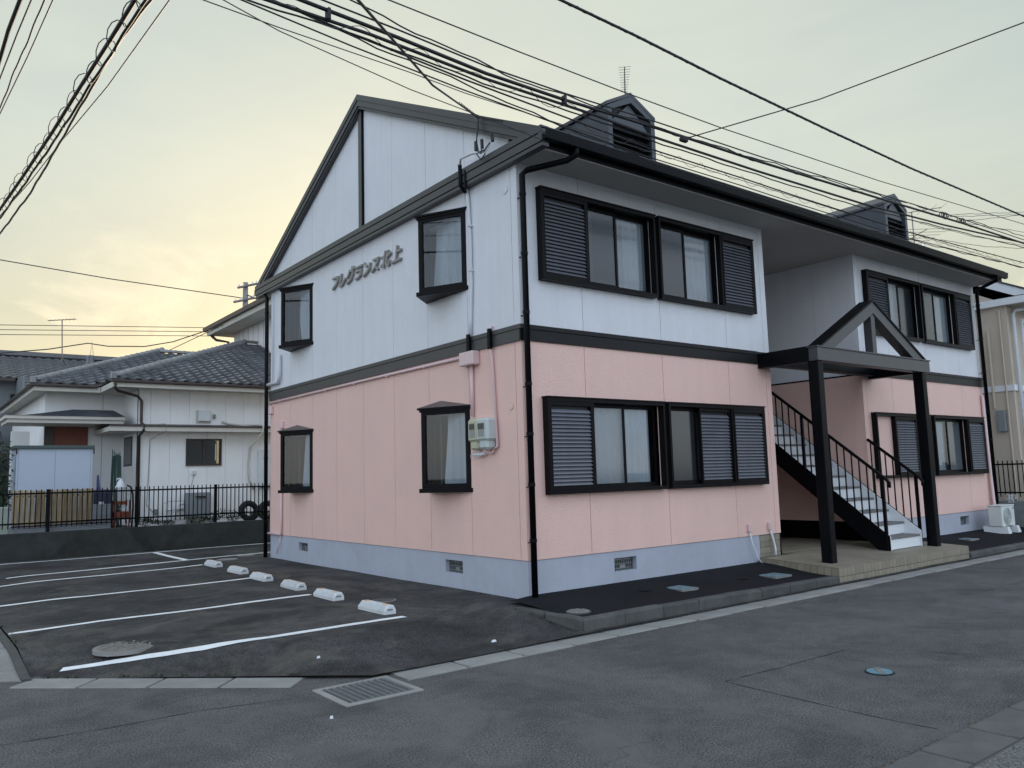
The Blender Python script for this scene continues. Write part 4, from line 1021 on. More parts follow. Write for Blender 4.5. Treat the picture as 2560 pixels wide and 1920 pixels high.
for i, (x, y, s, lb) in enumerate(LIT):
    z = lot_z(x, y) if y > -1.3 else ZR; m = MB(); rr = random.Random(i); n = 9
    ring = [(x + s * .5 * (1 + .4 * rr.random()) * math.cos(6.28 * k / n), y + s * .35 * (1 + .4 * rr.random()) * math.sin(6.28 * k / n)) for k in range(n)]
    m.add([(a, b, z + .002) for a, b in ring] + [(x + (a - x) * .6, y + (b - y) * .6, z + .012 + .01 * rr.random()) for a, b in ring] + [(x, y, z + .018)],
          [(k, (k + 1) % n, n + (k + 1) % n, n + k) for k in range(n)] + [(n + k, n + (k + 1) % n, 2 * n) for k in range(n)])
    tag(m.build('paper_scrap', 'litter_white'), lb, 'litter')

# ---- outdoor air conditioner
ac = thing('air_conditioner', (12.1, -.42, .05), 'white outdoor air conditioner unit on plastic feet at the building end', 'air conditioner')
A0, A1, B0, B1 = 11.80, 12.42, -.56, -.30; AZ = .155
MB().box(A0, A1, B0, B1, AZ, AZ + .40, bev=.012).build('case', 'ac_white', ac)
MB().box(A0 - .008, A1 + .008, B0 - .008, B1 + .008, AZ + .4005, AZ + .425, bev=.008).build('top', 'ac_white', ac)
cx_, cz_ = A0 + .25, AZ + .20
MB().prism([(cx_ + .17 * math.cos(6.2832 * k / 32), B0 - .010, cz_ + .17 * math.sin(6.2832 * k / 32)) for k in range(32)], (0, .008, 0)).build('fan_recess', 'ac_grille', ac)
gm = MB()
for q in range(1, 9):
    rr_ = .17 * q / 8; gm.tube([(cx_ + rr_ * math.cos(6.2832 * k / 28), B0 - .014, cz_ + rr_ * math.sin(6.2832 * k / 28)) for k in range(29)], .003, 4, caps=False)
for k in range(8): a = 6.2832 * k / 8; gm.tube([(cx_, B0 - .014, cz_), (cx_ + .17 * math.cos(a), B0 - .014, cz_ + .17 * math.sin(a))], .003, 4)
gm.build('fan_guard', 'ac_white', ac)
MB().prism([(A1 - .07 + .022 * math.cos(6.2832 * k / 12), B0 - .003, AZ + .35 + .018 * math.sin(6.2832 * k / 12)) for k in range(12)], (0, .0025, 0)).build('badge', 'badge_blue', ac)
for xa in (A0 + .03, A1 - .13):
    zb_ = apz(12.0, -.42) - .01
    MB().prism([(xa - .03, B0 - .10, zb_), (xa + .13, B0 - .10, zb_), (xa + .105, B0 - .07, AZ - .002), (xa - .005, B0 - .07, AZ - .002)], (0, B1 - B0 + .2, 0)).build('foot', 'plastic_white', ac)
pipe([(12.70, -.05, 2.9), (12.71, -.06, 1.2), (12.70, -.08, .55), (12.62, -.25, .34), (12.42, -.38, .30)], .032, 'pipe_pink')

# ------------------------------------------------------------------ boundary wall, fence and neighbour's yard (rear left)
structure(MB().quad((-5.6, 12.2, .50), (30, 12.2, .50), (30, 80, .50), (-5.6, 80, .50)).build('neighbour_yard', 'soil'))
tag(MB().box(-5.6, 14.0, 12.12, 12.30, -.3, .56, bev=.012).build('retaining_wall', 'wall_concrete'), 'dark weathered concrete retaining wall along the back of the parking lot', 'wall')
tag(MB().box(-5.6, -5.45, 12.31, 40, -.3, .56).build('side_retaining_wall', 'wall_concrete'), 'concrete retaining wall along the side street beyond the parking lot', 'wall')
pkm = MB().box(-.009, .009, -.009, .009, 0, .80).mesh('picket'); pkm.materials.append(MATS['black_paint'])
def fence(label, p0, p1, zb, nposts, name='iron_fence'):
    a, b = Vector(p0), Vector(p1); d = (b - a); Lg = d.length; d.normalize(); rz = math.atan2(d.y, d.x)
    t = thing(name, (p0[0], p0[1], zb), label, 'fence')
    for k in range(nposts):
        p = a + d * (Lg * k / (nposts - 1)); MB().box(p.x - .03, p.x + .03, p.y - .03, p.y + .03, zb - .02, zb + .90, bev=.004).build('post', 'black_paint', t)
    n = Vector((-d.y, d.x)) * .016
    for z in (.18, .80):
        MB().prism([(a.x - n.x, a.y - n.y, zb + z), (b.x - n.x, b.y - n.y, zb + z), (b.x + n.x, b.y + n.y, zb + z), (a.x + n.x, a.y + n.y, zb + z)], (0, 0, .035)).build('rail', 'black_paint', t)
    k = .05
    while k < Lg:
        p = a + d * k; put('picket', pkm, t, (p.x - d.y * -.026, p.y - d.x * .026, zb + .10), (0, 0, rz)); k += .0975
    return t
fence('black iron picket fence on the dark wall behind the parking lot', (-5.05, 12.21), (3.70, 12.21), .56, 6)

# ---- tiled single-storey house with its two-storey part
hs = thing('tiled_house', (0, 16, .5), 'white panelled house with grey curved roof tiles behind the parking lot', 'house')
YA, XA = 13.6, -1.25
WIN = (-.09, .74, 1.995, 2.59)
for k in range(11):
    a = XA + .02 + (-0.0) + k * .46 - (.20 if k else 0); b = XA + .02 + (k + 1) * .46 - .20
    if b > 3.4: break
    m = MB()
    for (p, q, r, s) in cut((a + .003, b - .003, .62, 3.86), [WIN]): m.box(p, q, YA, YA + .03, r, s)
    m.build('wall_panel', 'house_white', hs)
m = MB()
for (p, q, r, s) in cut((XA, 6.0, .50, 3.86), [WIN]): m.box(p, q, YA + .031, YA + .12, r, s)
m.build('wall_core', 'house_white', hs)
MB().box(XA, XA + .03, YA + .001, 15.2, .5, 3.9).build('side_wall', 'house_white', hs)
MB().box(-3.05, XA - .001, 15.2, 15.3, .5, 3.9).build('rear_wall', 'house_white', hs)
MB().box(-3.05, -3.0, 15.31, 22, .5, 3.9).build('far_wall', 'house_white', hs)
MB().box(-1.755, -1.745, 15.196, 15.1999, 1, 3.9).build('joint', 'plastic_grey', hs)
w = MB(); (p, q, r, s) = WIN
w.box(p - .03, q + .03, YA - .03, YA + .05, s, s + .04); w.box(p - .03, q + .03, YA - .04, YA + .05, r - .05, r); w.box(p - .03, p, YA - .03, YA + .05, r + .0, s); w.box(q, q + .03, YA - .03, YA + .05, r, s); w.box((p + q) / 2 - .02, (p + q) / 2 + .02, YA - .01, YA + .04, r, s)
wn_ = w.build('window', 'brown_metal', hs)
for (a, b) in ((p, (p + q) / 2 - .021), ((p + q) / 2 + .021, q)): MB().quad((a, YA + .02, r), (b, YA + .02, r), (b, YA + .02, s), (a, YA + .02, s)).build('pane', 'glass_screen', wn_)
MB().tube([(q - .12, YA - .0, r + .08), (q - .12, YA - .0, s - .08)], .012, 6).build('handle', 'plastic_white', wn_)
MB().box(p, q, YA + .3, YA + .31, r, s).build('room_back', 'room_dark', hs)
sw = MB().box(XA - .02, XA - .001, 14.15, 15.0, 1.98, 2.72).build('side_window', 'brown_metal', hs); MB().quad((XA - .022, 14.2, 2.03), (XA - .022, 14.2, 2.67), (XA - .022, 14.95, 2.67), (XA - .022, 14.95, 2.03)).build('pane', 'glass_screen', sw)
# eaves and soffits of the two blocks
MB().box(-1.90, 6, 13.05, YA + .05, 3.84, 3.87).build('soffit', 'eave_cream', hs); MB().box(-1.90, XA, YA + .051, 15.2, 3.84, 3.87).build('soffit', 'eave_cream', hs)
MB().box(-3.35, -1.901, 14.55, 15.3, 3.845, 3.87).build('soffit', 'eave_cream', hs); MB().box(-3.35, -3.0, 15.31, 22, 3.845, 3.87).build('soffit', 'eave_cream', hs)
MB().box(-1.93, 6, 13.01, 13.045, 3.82, 3.95).build('fascia', 'eave_cream', hs); MB().box(-1.94, -1.905, 13.046, 14.52, 3.82, 3.95).build('fascia', 'eave_cream', hs)
MB().box(-3.38, -1.945, 14.51, 14.545, 3.82, 3.95).build('fascia', 'eave_cream', hs); MB().box(-3.39, -3.355, 14.546, 22, 3.82, 3.95).build('fascia', 'eave_cream', hs)
MB().box(-2.0, 6, 12.93, 13.0, 3.92, 3.99, bev=.015).build('gutter', 'brown_metal', hs); MB().box(-3.46, -2.005, 14.43, 14.5, 3.92, 3.99, bev=.015).build('gutter', 'brown_metal', hs)
MB().box(-3.47, -3.40, 14.501, 22, 3.92, 3.99, bev=.015).build('gutter', 'brown_metal', hs)
MB().tube([(-1.90, 13.0, 3.90), (-1.90, 13.05, 3.80), (-1.80, 13.2, 3.74), (-1.30, 13.50, 3.66), (-1.20, 13.53, 3.55), (-1.20, 13.53, 3.02), (-1.20, 13.2, 2.92), (-1.22, 13.18, 2.80), (-1.24, 13.53, 2.68), (-1.23, 13.53, .55)], .035, 8).build('downspout', 'brown_metal', hs, smooth=True)
TS = .405; TA = math.atan(TS)
def roofz(y, y0): return 4.0 + TS * (y - y0)
deck = MB()
deck.add([(-1.95, 13.0, 3.985), (7, 13.0, 3.985), (7, 17.73, roofz(17.73, 13) - .015), (2.78, 17.73, roofz(17.73, 13) - .015)], [(0, 1, 2, 3)])
deck.add([(-3.4, 14.5, 3.985), (-1.95, 14.5, 3.985), (1.73, 18.18, roofz(18.18, 14.5) - .015), (.28, 18.18, roofz(18.18, 14.5) - .015)], [(0, 1, 2, 3)])
deck.add([(-1.95, 13.0, 3.985), (2.78, 17.73, 5.90), (1.73, 18.18, 5.475), (-1.95, 14.5, 3.985)], [(0, 1, 2, 3)])
deck.add([(-3.4, 14.5, 3.985), (.28, 18.18, 5.475), (.28, 22, 5.475), (-3.4, 22, 3.985)], [(0, 1, 2, 3)])
deck.add([(.28, 18.18, 5.475), (4, 18.18, 5.475), (4, 22, 4.0), (-3.4, 22, 3.985)], [(0, 1, 2, 3)])
deck.build('roof_deck', 'brown_metal', hs)
def tile_mesh():
    m = MB(); W_, LL = .268, .275; n = 7; top = []
    for j, yy in enumerate((0, LL)):
        for i in range(n + 1):
            u = i / n; zz = .020 * math.cos(2 * math.pi * (u - .15)) + (.050 if j == 0 else .004)
            m.v.append((u * W_, yy, zz))
    for i in range(n + 1):
        u = i / n; m.v.append((u * W_, 0.004, .020 * math.cos(2 * math.pi * (u - .15)) + .006))
    for i in range(n):
        m.f.append((i, i + 1, n + 2 + i, n + 1 + i)); m.f.append((2 * n + 2 + i, 2 * n + 3 + i, i + 1, i))
    me = m.mesh('roof_tile'); me.materials.append(MATS['roof_tile'])
    for p in me.polygons: p.use_smooth = False
    return me
tme_ = tile_mesh(); stepy = .235 * math.cos(TA); cnt = 0; rest = []
spots = []
for j in range(21):
    y = 13.0 + j * stepy
    for i in range(-1, 20):
        x = -1.95 + i * .268
        if x < -1.95 + (y - 13.0) - .16 or x > 3.25 + .0: continue
        if y > 17.6: continue
        spots.append((x, y, roofz(y, 13.0)))
for j in range(17):
    y = 14.5 + j * stepy
    for i in range(-1, 20):
        x = -3.4 + i * .268
        if x < -3.4 + (y - 14.5) - .16 or x > -1.95 + (y - 14.5) - .12 or y > 18.1: continue
        spots.append((x, y, roofz(y, 14.5)))
spots.sort(key=lambda s: (s[1], s[0]))
big = MB(); tv = [v.co.copy() for v in tme_.vertices]; tf = [tuple(p.vertices) for p in tme_.polygons]; rotm = Matrix.Rotation(TA, 3, 'X')
for k, s in enumerate(spots):
    if k < 298: put('roof_tile', tme_, hs, s, (TA + random.uniform(-.015, .015), random.uniform(-.01, .01), 0))
    else: big.add([rotm @ v + Vector(s) for v in tv], tf)
if big.v: structure(big.build('roof_tiles', 'roof_tile', hs), 'stuff')
def cap_mesh(L_=.27, r=.085):
    m = MB(); n = 8
    for xx, rr_ in ((0, r * 1.0), (L_ * .84, r * .96), (L_ * .85, r * 1.10), (L_, r * 1.10)):
        for k in range(n + 1): a = math.pi * k / n; m.v.append((xx, rr_ * math.cos(a), rr_ * math.sin(a)))
    for s in range(3):
        for k in range(n): m.f.append((s * (n + 1) + k, s * (n + 1) + k + 1, (s + 1) * (n + 1) + k + 1, (s + 1) * (n + 1) + k))
    m.f.append(tuple(range(n + 1))); m.f.append(tuple(3 * (n + 1) + k for k in reversed(range(n + 1))))
    me = m.mesh('hip_cap'); me.materials.append(MATS['cap_tile'])
    return me
capm = cap_mesh()
def hip(p0, p1):
    p0, p1 = Vector(p0), Vector(p1); d = (p1 - p0); Ln = d.length; d.normalize(); q = d.to_track_quat('X', 'Z').to_euler()
    k = 0
    while k < Ln: put('hip_cap', capm, hs, p0 + d * k, q); k += .262
    sd_ = d.cross(Vector((0, 0, 1))).normalized(); MB().prism([p0 + sd_ * .10 - Vector((0, 0, .10)), p0 - sd_ * .10 - Vector((0, 0, .10)), p0 - sd_ * .075 + Vector((0, 0, .03)), p0 + sd_ * .075 + Vector((0, 0, .03))], p1 - p0).build('hip_bed', 'roof_tile', hs)
    e = MB(); 
    for a in range(5):
        for b in range(9):
            ph, th = a / 4 * math.pi / 2, b / 8 * math.pi
            e.v.append(tuple(p0 - d * (.10 * math.sin(ph)) + (q.to_matrix() @ Vector((0, .095 * math.cos(ph) * math.cos(th), .095 * math.cos(ph) * math.sin(th))))))
    e.f = [(a * 9 + b, a * 9 + b + 1, (a + 1) * 9 + b + 1, (a + 1) * 9 + b) for a in range(4) for b in range(8)]
    e.build('hip_end', 'cap_tile', hs, smooth=True)
hip((-1.85, 13.1, 4.10), (2.78, 17.73, 5.97)); hip((-3.30, 14.6, 4.10), (.28, 18.18, 5.55))
k = .28
while k < 2.0: put('ridge_cap', capm, hs, (k, 18.18, 5.53)); k += .262
k = 2.78
while k < 3.3: put('ridge_cap', capm, hs, (k, 17.73, 5.95)); k += .262
MB().box(-2.03, -1.88, 12.93, 13.08, 3.98, 4.16, bev=.03).build('corner_ornament', 'roof_tile', hs); MB().box(-3.48, -3.33, 14.43, 14.58, 3.98, 4.16, bev=.03).build('corner_ornament', 'roof_tile', hs)
# pent roof over the windows
pt = MB(); pt.box(-1.95, 6, 13.22, 13.6 - .001, 2.79, 2.90); pt.box(-1.95, XA - .001, 13.601, 15.1, 2.79, 2.90); pt.build('pent_fascia', 'eave_cream', hs)
pt = MB(); pt.add([(-1.98, 13.19, 2.901), (6, 13.19, 2.901), (6, 13.599, 2.96), (-1.25, 13.599, 2.96), (-1.98, 13.19, 2.93), (6, 13.19, 2.93), (6, 13.599, 2.99), (-1.25, 13.599, 2.99)], [(0, 1, 5, 4), (4, 5, 6, 7), (3, 0, 4, 7)])
pt.add([(-1.98, 13.19, 2.9315), (-1.25, 13.6, 2.991), (-1.251, 15.1, 2.991), (-1.98, 15.1, 2.9315)], [(0, 1, 2, 3)]); pt.build('pent_roof', 'brown_metal', hs)
# entrance canopy and door
cn_ = MB().box(-3.95, -1.52, 13.90, 15.19, 3.0, 3.085); cn_.box(-4.0, -1.50, 13.85, 15.19, 3.09, 3.165); cn_.build('canopy', 'eave_cream', hs)
MB().add([(-4.0, 13.83, 3.17), (-1.49, 13.83, 3.17), (-1.60, 14.7, 3.40), (-2.5, 14.7, 3.40), (-4.0, 15.18, 3.20)], [(0, 1, 2, 3, 4)]).build('canopy_roof', 'roof_metal', hs)
MB().box(-2.84, -2.08, 15.16, 15.199, .6, 2.999).build('door', 'brown_door', hs); MB().box(-3.05, -2.845, 15.12, 15.199, .6, 2.999).build('door_side', 'brown_metal', hs)
MB().box(-3.70, -3.30, 15.6, 15.7, .5, 2.9).build('porch_wall', 'house_white', hs)
# two-storey part
MB().box(3.2, 9, 14.6, 20, 4.0, 6.62).build('upper_wall', 'house_white', hs)
for k in range(11): MB().box(3.192, 3.1995, 14.9 + k * .46, 14.908 + k * .46, 4.8, 6.6).build('joint', 'plastic_grey', hs)
MB().box(2.55, 9, 14.0, 20.7, 6.62, 6.66).build('upper_soffit', 'eave_cream', hs); MB().box(2.50, 2.549, 13.95, 20.75, 6.60, 6.76).build('upper_fascia', 'eave_cream', hs)
MB().prism([(2.40, 13.85, 6.765), (2.40, 20.9, 6.765), (4.2, 20.9, 7.45), (9, 20.9, 7.45), (9, 13.85, 6.765)][:2] + [(2.40, 20.9, 6.90), (2.40, 13.85, 6.90)], (.10, 0, 0)).build('upper_gutter', 'brown_metal', hs)
MB().add([(2.45, 13.9, 6.90), (9, 13.9, 6.90), (7, 16.5, 7.95), (5.2, 16.5, 7.95), (2.45, 20.85, 6.90), (5.2, 18.2, 7.95), (9, 20.85, 6.90), (7, 18.2, 7.95)], [(0, 1, 2, 3), (0, 3, 5, 4), (4, 5, 7, 6), (3, 2, 7, 5)]).build('upper_roof', 'roof_tile_far', hs)
MB().tube([(2.62, 20.6, 6.6), (2.75, 20.5, 6.45), (3.05, 20.15, 6.35), (3.08, 20.1, 5.2)], .05, 8).build('downspout', 'brown_metal', hs)
# service boxes and cables on the wall
MB().box(.16, .47, YA - .10, YA - .001, 3.07, 3.35, bev=.02).build('vent_hood', 'plastic_white', hs); MB().box(.11, .49, YA - .02, YA - .0008, 3.03, 3.36).build('vent_plate', 'eave_cream', hs)
MB().box(.54, .60, YA - .06, YA - .001, 3.15, 3.26, bev=.01).build('outlet_box', 'plastic_grey', hs)
MB().box(.03, .13, YA - .05, YA - .001, 1.72, 1.82, bev=.01).build('outlet_box', 'plastic_white', hs)
MB().tube([(.08, YA - .02, 1.72), (.06, YA - .02, 1.6), (.02, YA - .02, 1.4), (.02, YA - .03, 1.2)], .006, 5).build('wire', 'plastic_grey', hs)
MB().tube([(.77, YA - .04, 3.08), (.95, YA - .04, 3.02), (1.3, YA - .08, 2.98), (1.65, YA - .10, 3.00), (1.72, YA - .42, 2.96), (1.70, YA - .42, 2.76), (1.5, YA - .04, 2.40), (1.46, YA - .03, 1.95), (1.49, YA - .03, 1.55), (1.62, YA - .05, 1.30)], .026, 8).build('cable_duct', 'eave_cream', hs, smooth=True)
MB().tube([(-1.0, YA - .38, 2.95), (-.72, YA - .42, 2.97), (-.70, YA - .42, 2.80), (-.98, YA - .03, 2.6), (-1.0, YA - .02, 1.6), (-1.02, YA - .02, 1.0), (-.8, YA - .02, .75)], .008, 5).build('wire', 'plastic_grey', hs)
MB().box(1.72, 2.2, YA - .12, YA - .001, 1.35, 2.35, bev=.02).build('meter_cabinet', 'plastic_white', hs)
# water heater and pipework
wh = thing('water_heater', (.15, 13.4, .5), 'grey wall-hung water heater behind the iron fence', 'heater')
MB().box(-.14, .43, YA - .22, YA - .001, .66, 1.27, bev=.015).build('case', 'sheet_grey', wh); MB().box(.08, .33, YA - .26, YA - .221, 1.15, 1.18).build('exhaust', 'ink', wh)
for k, pts in enumerate([[(-.14, 13.5, 1.0), (-.3, 13.48, 1.0), (-.36, 13.45, .92), (-.5, 13.45, .92), (-.56, 13.45, .8), (-.56, 13.45, .5)], [(-.14, 13.5, .86), (-.35, 13.46, .84), (-.42, 13.44, .76), (-.42, 13.44, .5)], [(-.14, 13.5, .93), (-.25, 13.42, .9), (-.60, 13.42, .86)]]):
    MB().tube(pts, .024, 8).build('pipe', 'plastic_white', wh, smooth=True)
MB().box(-.86, -.76, YA - .06, YA - .001, .78, .90, bev=.01).build('valve_box', 'plastic_grey', wh); MB().tube([(-.66, 13.5, .5), (-.66, 13.5, 1.02), (-.5, 13.5, 1.08), (-.15, 13.5, 1.07)], .006, 5).build('wire', 'plastic_grey', wh)

# ---- yard things behind the fence
sh_ = thing('storage_shed', (-3.1, 13.4, .5), 'pale blue-grey storage shed with dark green roof edge behind the fence', 'shed')
MB().box(-3.84, -2.34, 13.0, 13.9, .5, 2.355).build('body', 'shed_panel', sh_); MB().box(-3.90, -2.31, 12.95, 13.95, 2.356, 2.43, bev=.006).build('roof', 'shed_top', sh_)
for x in (-3.84, -2.32): MB().box(x - .012, x + .012, 12.972, 12.9985, 2.24, 2.3555).build('roof_clip', 'ink', sh_)
for x in (-3.80, -3.09, -2.38): MB().box(x - .003, x + .003, 12.9965, 12.9995, .52, 2.33).build('seam', 'sheet_grey', sh_)
bm_ = MB().box(-.046, .046, -.012, .012, 0, .74, bev=.004).mesh('plank'); bm_.materials.append(MATS['wood_board'])
wb = thing('board_screen', (-3.18, 12.36, .68), 'row of upright weathered wooden boards leaning behind the iron fence', 'boards')
for k in range(15): put('plank', bm_, wb, (-3.90 + k * .1037, 12.40 + random.uniform(-.006, .006), .705 + random.uniform(-.012, .012)), (random.uniform(.0, .03), random.uniform(-.012, .012), 0))
MB().box(-3.95, -2.40, 12.42, 12.45, .62, .70).build('bottom_rail', 'ink', wb); MB().box(-3.92, -2.43, 12.416, 12.44, 1.3, 1.34).build('back_rail', 'bark', wb)
sk = thing('sheet_stack', (-3.0, 12.36, .50), 'stack of grey ribbed metal sheets lying behind the fence', 'metal sheets')
for k in range(4): MB().box(-3.98, -2.06, 12.31, 12.395, .562 + k * .030, .584 + k * .030).build('sheet', 'sheet_grey', sk)
pnl = thing('slatted_panel', (-2.24, 12.36, .70), 'grey slatted panel standing beside the wooden boards', 'panel')
for k in range(12): MB().box(-2.43, -2.06, 12.345, 12.362, .715 + k * .032, .737 + k * .032).build('slat', 'sheet_grey', pnl)
MB().box(-2.43, -2.06, 12.363, 12.38, .70, 1.10).build('backing', 'plastic_grey', pnl); MB().box(-2.30, -2.21, 12.34, 12.38, 1.095, 1.15).build('clip', 'plastic_white', pnl)
tag(MB().box(-4.35, -3.97, 12.45, 12.9, .50, 1.11, bev=.015).build('cream_bin', 'cream_box'), 'pale cream storage box at the left end of the boards', 'box')
tag(MB().box(-2.44, -1.98, 12.5, 12.9, .5, 1.42, bev=.08).build('covered_crate', 'tarp_blue'), 'dark blue covered crate behind the slatted panel', 'crate')
ct = thing('red_rack', (-1.78, 12.75, .5), 'rusty red rack holding white plastic tanks behind the fence', 'rack')
MB().box(-1.93, -1.60, 12.6, 12.9, .76, .90, bev=.01).build('lower_shelf', 'rust_red', ct); MB().box(-1.91, -1.67, 12.6, 12.9, 1.06, 1.14, bev=.01).build('upper_shelf', 'rust_red', ct)
for x in (-1.92, -1.62):
    for y in (12.6, 12.88): MB().box(x - .012, x + .012, y - .012, y + .012, .5, 1.16).build('leg', 'rust_red', ct)
tag(MB().box(-1.80, -1.64, 12.65, 12.85, .902, 1.03, bev=.02).build('plastic_tub', 'plastic_white'), 'white plastic tub on the lower shelf of the red rack', 'tub')
tk = thing('plastic_tank', (-1.79, 12.75, 1.14), 'white plastic tank with spout cap on top of the red rack', 'tank')
m = MB()
prof = [(.075, 1.141), (.085, 1.16), (.085, 1.40), (.11, 1.44), (.115, 1.47), (.08, 1.52), (.07, 1.58), (.045, 1.60), (.045, 1.64)]
for a, (r_, z_) in enumerate(prof):
    for k in range(14): m.v.append((-1.79 + r_ * math.cos(6.2832 * k / 14), 12.75 + r_ * math.sin(6.2832 * k / 14), z_))
for a in range(len(prof) - 1):
    for k in range(14): m.f.append((a * 14 + k, a * 14 + (k + 1) % 14, (a + 1) * 14 + (k + 1) % 14, (a + 1) * 14 + k))
m.f.append(tuple((len(prof) - 1) * 14 + k for k in range(14))); m.build('body', 'plastic_white', tk, smooth=True)
MB().tube([(-1.79, 12.75, 1.62), (-1.79, 12.75, 1.66), (-1.86, 12.73, 1.66), (-1.87, 12.73, 1.62)], .015, 6).build('spout', 'plastic_white', tk)
tag(MB().tube([(-1.66, 12.72, 1.50), (-1.58, 12.70, 1.46), (-1.53, 12.70, 1.30), (-1.52, 12.7, 1.0), (-1.54, 12.7, .52)], .022, 8).build('garden_hose', 'rubber', smooth=True), 'dark hose arching down beside the red rack', 'hose')
for k in range(11):
    x0 = -1.98 + k * .028; x1 = -1.82 + k * .018
    h_ = 2.36 - .16 * abs(math.sin(k * 1.7))
    tag(MB().tube([(x0, 12.95 + .02 * (k % 3), .50), (x1, 13.52 + .01 * (k % 2), h_)], .011, 6).build('garden_stake', 'green_pole'), 'green garden stake leaning in the bundle against the white house', 'stake', 'green garden stakes leaning against the house')
tag(MB().tube([(-2.20, 12.98, .5), (-2.20, 13.0, 1.3), (-2.215, 13.02, 1.75)], [.02, .05, .02], 8).build('blue_roll', 'badge_blue'), 'slim dark blue roll standing beside the shed', 'roll')
def tyre(x, y, z, lean, label):
    m = MB(); n = 28; kk = 10; R0, r0 = .19, .075
    for a in range(n):
        A = 6.2832 * a / n
        for b in range(kk):
            B = 6.2832 * b / kk; rr_ = R0 + r0 * math.cos(B) * (1 if math.cos(B) < .8 else .95); yy = .085 * math.sin(B)
            m.v.append((x + rr_ * math.cos(A), y + yy + lean * (rr_ * math.sin(A)), z + rr_ * math.sin(A)))
    m.f = [(a * kk + b, ((a + 1) % n) * kk + b, ((a + 1) % n) * kk + (b + 1) % kk, a * kk + (b + 1) % kk) for a in range(n) for b in range(kk)]
    tag(m.build('tyre', 'rubber', smooth=True), label, 'tyre', 'old tyres behind the fence')
tyre(1.16, 12.62, .775, .25, 'old black tyre leaning behind the fence in the leaves'); tyre(1.64, 12.62, .755, .22, 'old black tyre half hidden behind the corner downspout')

# ---- plants
def leaf_cloud(m, c, r, n, size, rr):
    for _ in range(n):
        while True:
            v = Vector((rr.uniform(-1, 1), rr.uniform(-1, 1), rr.uniform(-1, 1)))
            if .35 < v.length < 1: break
        p = Vector((c[0] + v.x * r[0], c[1] + v.y * r[1], c[2] + v.z * r[2]))
        d = Vector((rr.uniform(-1, 1), rr.uniform(-1, 1), rr.uniform(-.6, .8))).normalized(); u = d.cross(Vector((rr.uniform(-1, 1), rr.uniform(-1, 1), 1))).normalized(); s = size * rr.uniform(.6, 1.3)
        m.add([p - d * s, p + u * s * .45, p + d * s, p - u * s * .45], [(0, 1, 2, 3)])
def shrub(name, x, y, z, w, h, n, size, label, cat, mat='leaf_dark', seed=0, group=None, trunk=.02):
    rr = random.Random(seed); t = thing(name, (x, y, z), label, cat, group)
    m = MB()
    for k in range(max(3, n // 60)): leaf_cloud(m, (x + rr.uniform(-.6, .6) * w, y + rr.uniform(-.4, .4) * w, z + h * (.25 + .6 * rr.random())), (w * .5, w * .45, h * .3), 60, size, rr)
    m.build('crown', mat, t)
    s = MB()
    for k in range(3): s.tube([(x + rr.uniform(-.1, .1) * w, y, z), (x + rr.uniform(-.2, .2) * w, y, z + h * .4), (x + rr.uniform(-.5, .5) * w, y + rr.uniform(-.2, .2) * w, z + h * .8)], [trunk, trunk * .7, trunk * .3], 5)
    s.build('trunk', 'bark', t)
shrub('yard_tree', -4.28, 13.1, .5, .42, 1.95, 2600, .045, 'dark leafy shrub beside the left end of the shed', 'shrub', seed=1)
shrub('yard_tree', -4.36, 12.95, 1.9, .30, .55, 200, .04, 'pale green leaves above the dark shrub by the shed', 'shrub', 'leaf_light', seed=2)
SP = [(-1.35, .36, .26), (-.95, .30, .20), (-.30, .34, .22), (.20, .30, .20), (.62, .40, .34), (1.0, .42, .36), (1.5, .36, .26), (2.0, .4, .3)]
PLB = ['low dark plant at the foot of the brown downspout behind the fence', 'low dark plant between the brown downspout and the white pipes', 'low dark plant below the white pipes of the water heater', 'low dark plant directly below the grey water heater',
       'taller dark plant between the water heater and the tyres', 'dark leafy plant touching the first old tyre', 'dark plant growing between the two old tyres', 'dark plant behind the corner downspout beside the second tyre']
for i, (x, w_, h_) in enumerate(SP): shrub('ground_plant', x, 12.48, .5, w_, h_, 240, .03, PLB[i], 'plant', seed=20 + i, group='low plants behind the fence', trunk=.006)

# ---- farther house with tiled roof
fh = thing('far_tiled_house', (-3, 25, .5), 'dark house with wide grey tiled roof beyond the white house', 'house')
def wavy(x0, x1, y0, z0, y1, z1, name, mat, parent, tw=.28, th=.26):
    m = MB(); rows = int(math.hypot(y1 - y0, z1 - z0) / th); nx = int((x1 - x0) / tw * 5)
    for j in range(rows):
        t0, t1 = j / rows, (j + 1) / rows; b = len(m.v)
        for (t, up) in ((t0, .045), (t1, .01), (t0, .012)):
            for i in range(nx + 1):
                x = x0 + (x1 - x0) * i / nx; m.v.append((x, y0 + (y1 - y0) * t, z0 + (z1 - z0) * t + up + .024 * math.cos(2 * math.pi * (x - x0) / tw)))
        for i in range(nx):
            m.f.append((b + i, b + i + 1, b + nx + 1 + i + 1, b + nx + 1 + i)); m.f.append((b + 2 * (nx + 1) + i, b + 2 * (nx + 1) + i + 1, b + i + 1, b + i))
    o = m.build(name, mat, parent); o['kind'] = 'stuff'; return o
wavy(-9, -2.9, 22.8, 5.10, 25, 6.12, 'roof_tiles', 'roof_tile_far', fh); wavy(-2.9, 3, 20.9, 4.22, 25, 6.12, 'roof_tiles', 'roof_tile_far', fh)
MB().box(-9.2, 3, 24.9, 25.15, 6.12, 6.30, bev=.03).build('ridge', 'roof_tile_far', fh)
MB().add([(-9, 25, 6.1), (3, 25, 6.1), (3, 29, 4.3), (-9, 29, 4.3)], [(0, 1, 2, 3)]).build('rear_roof', 'roof_tile_far', fh)
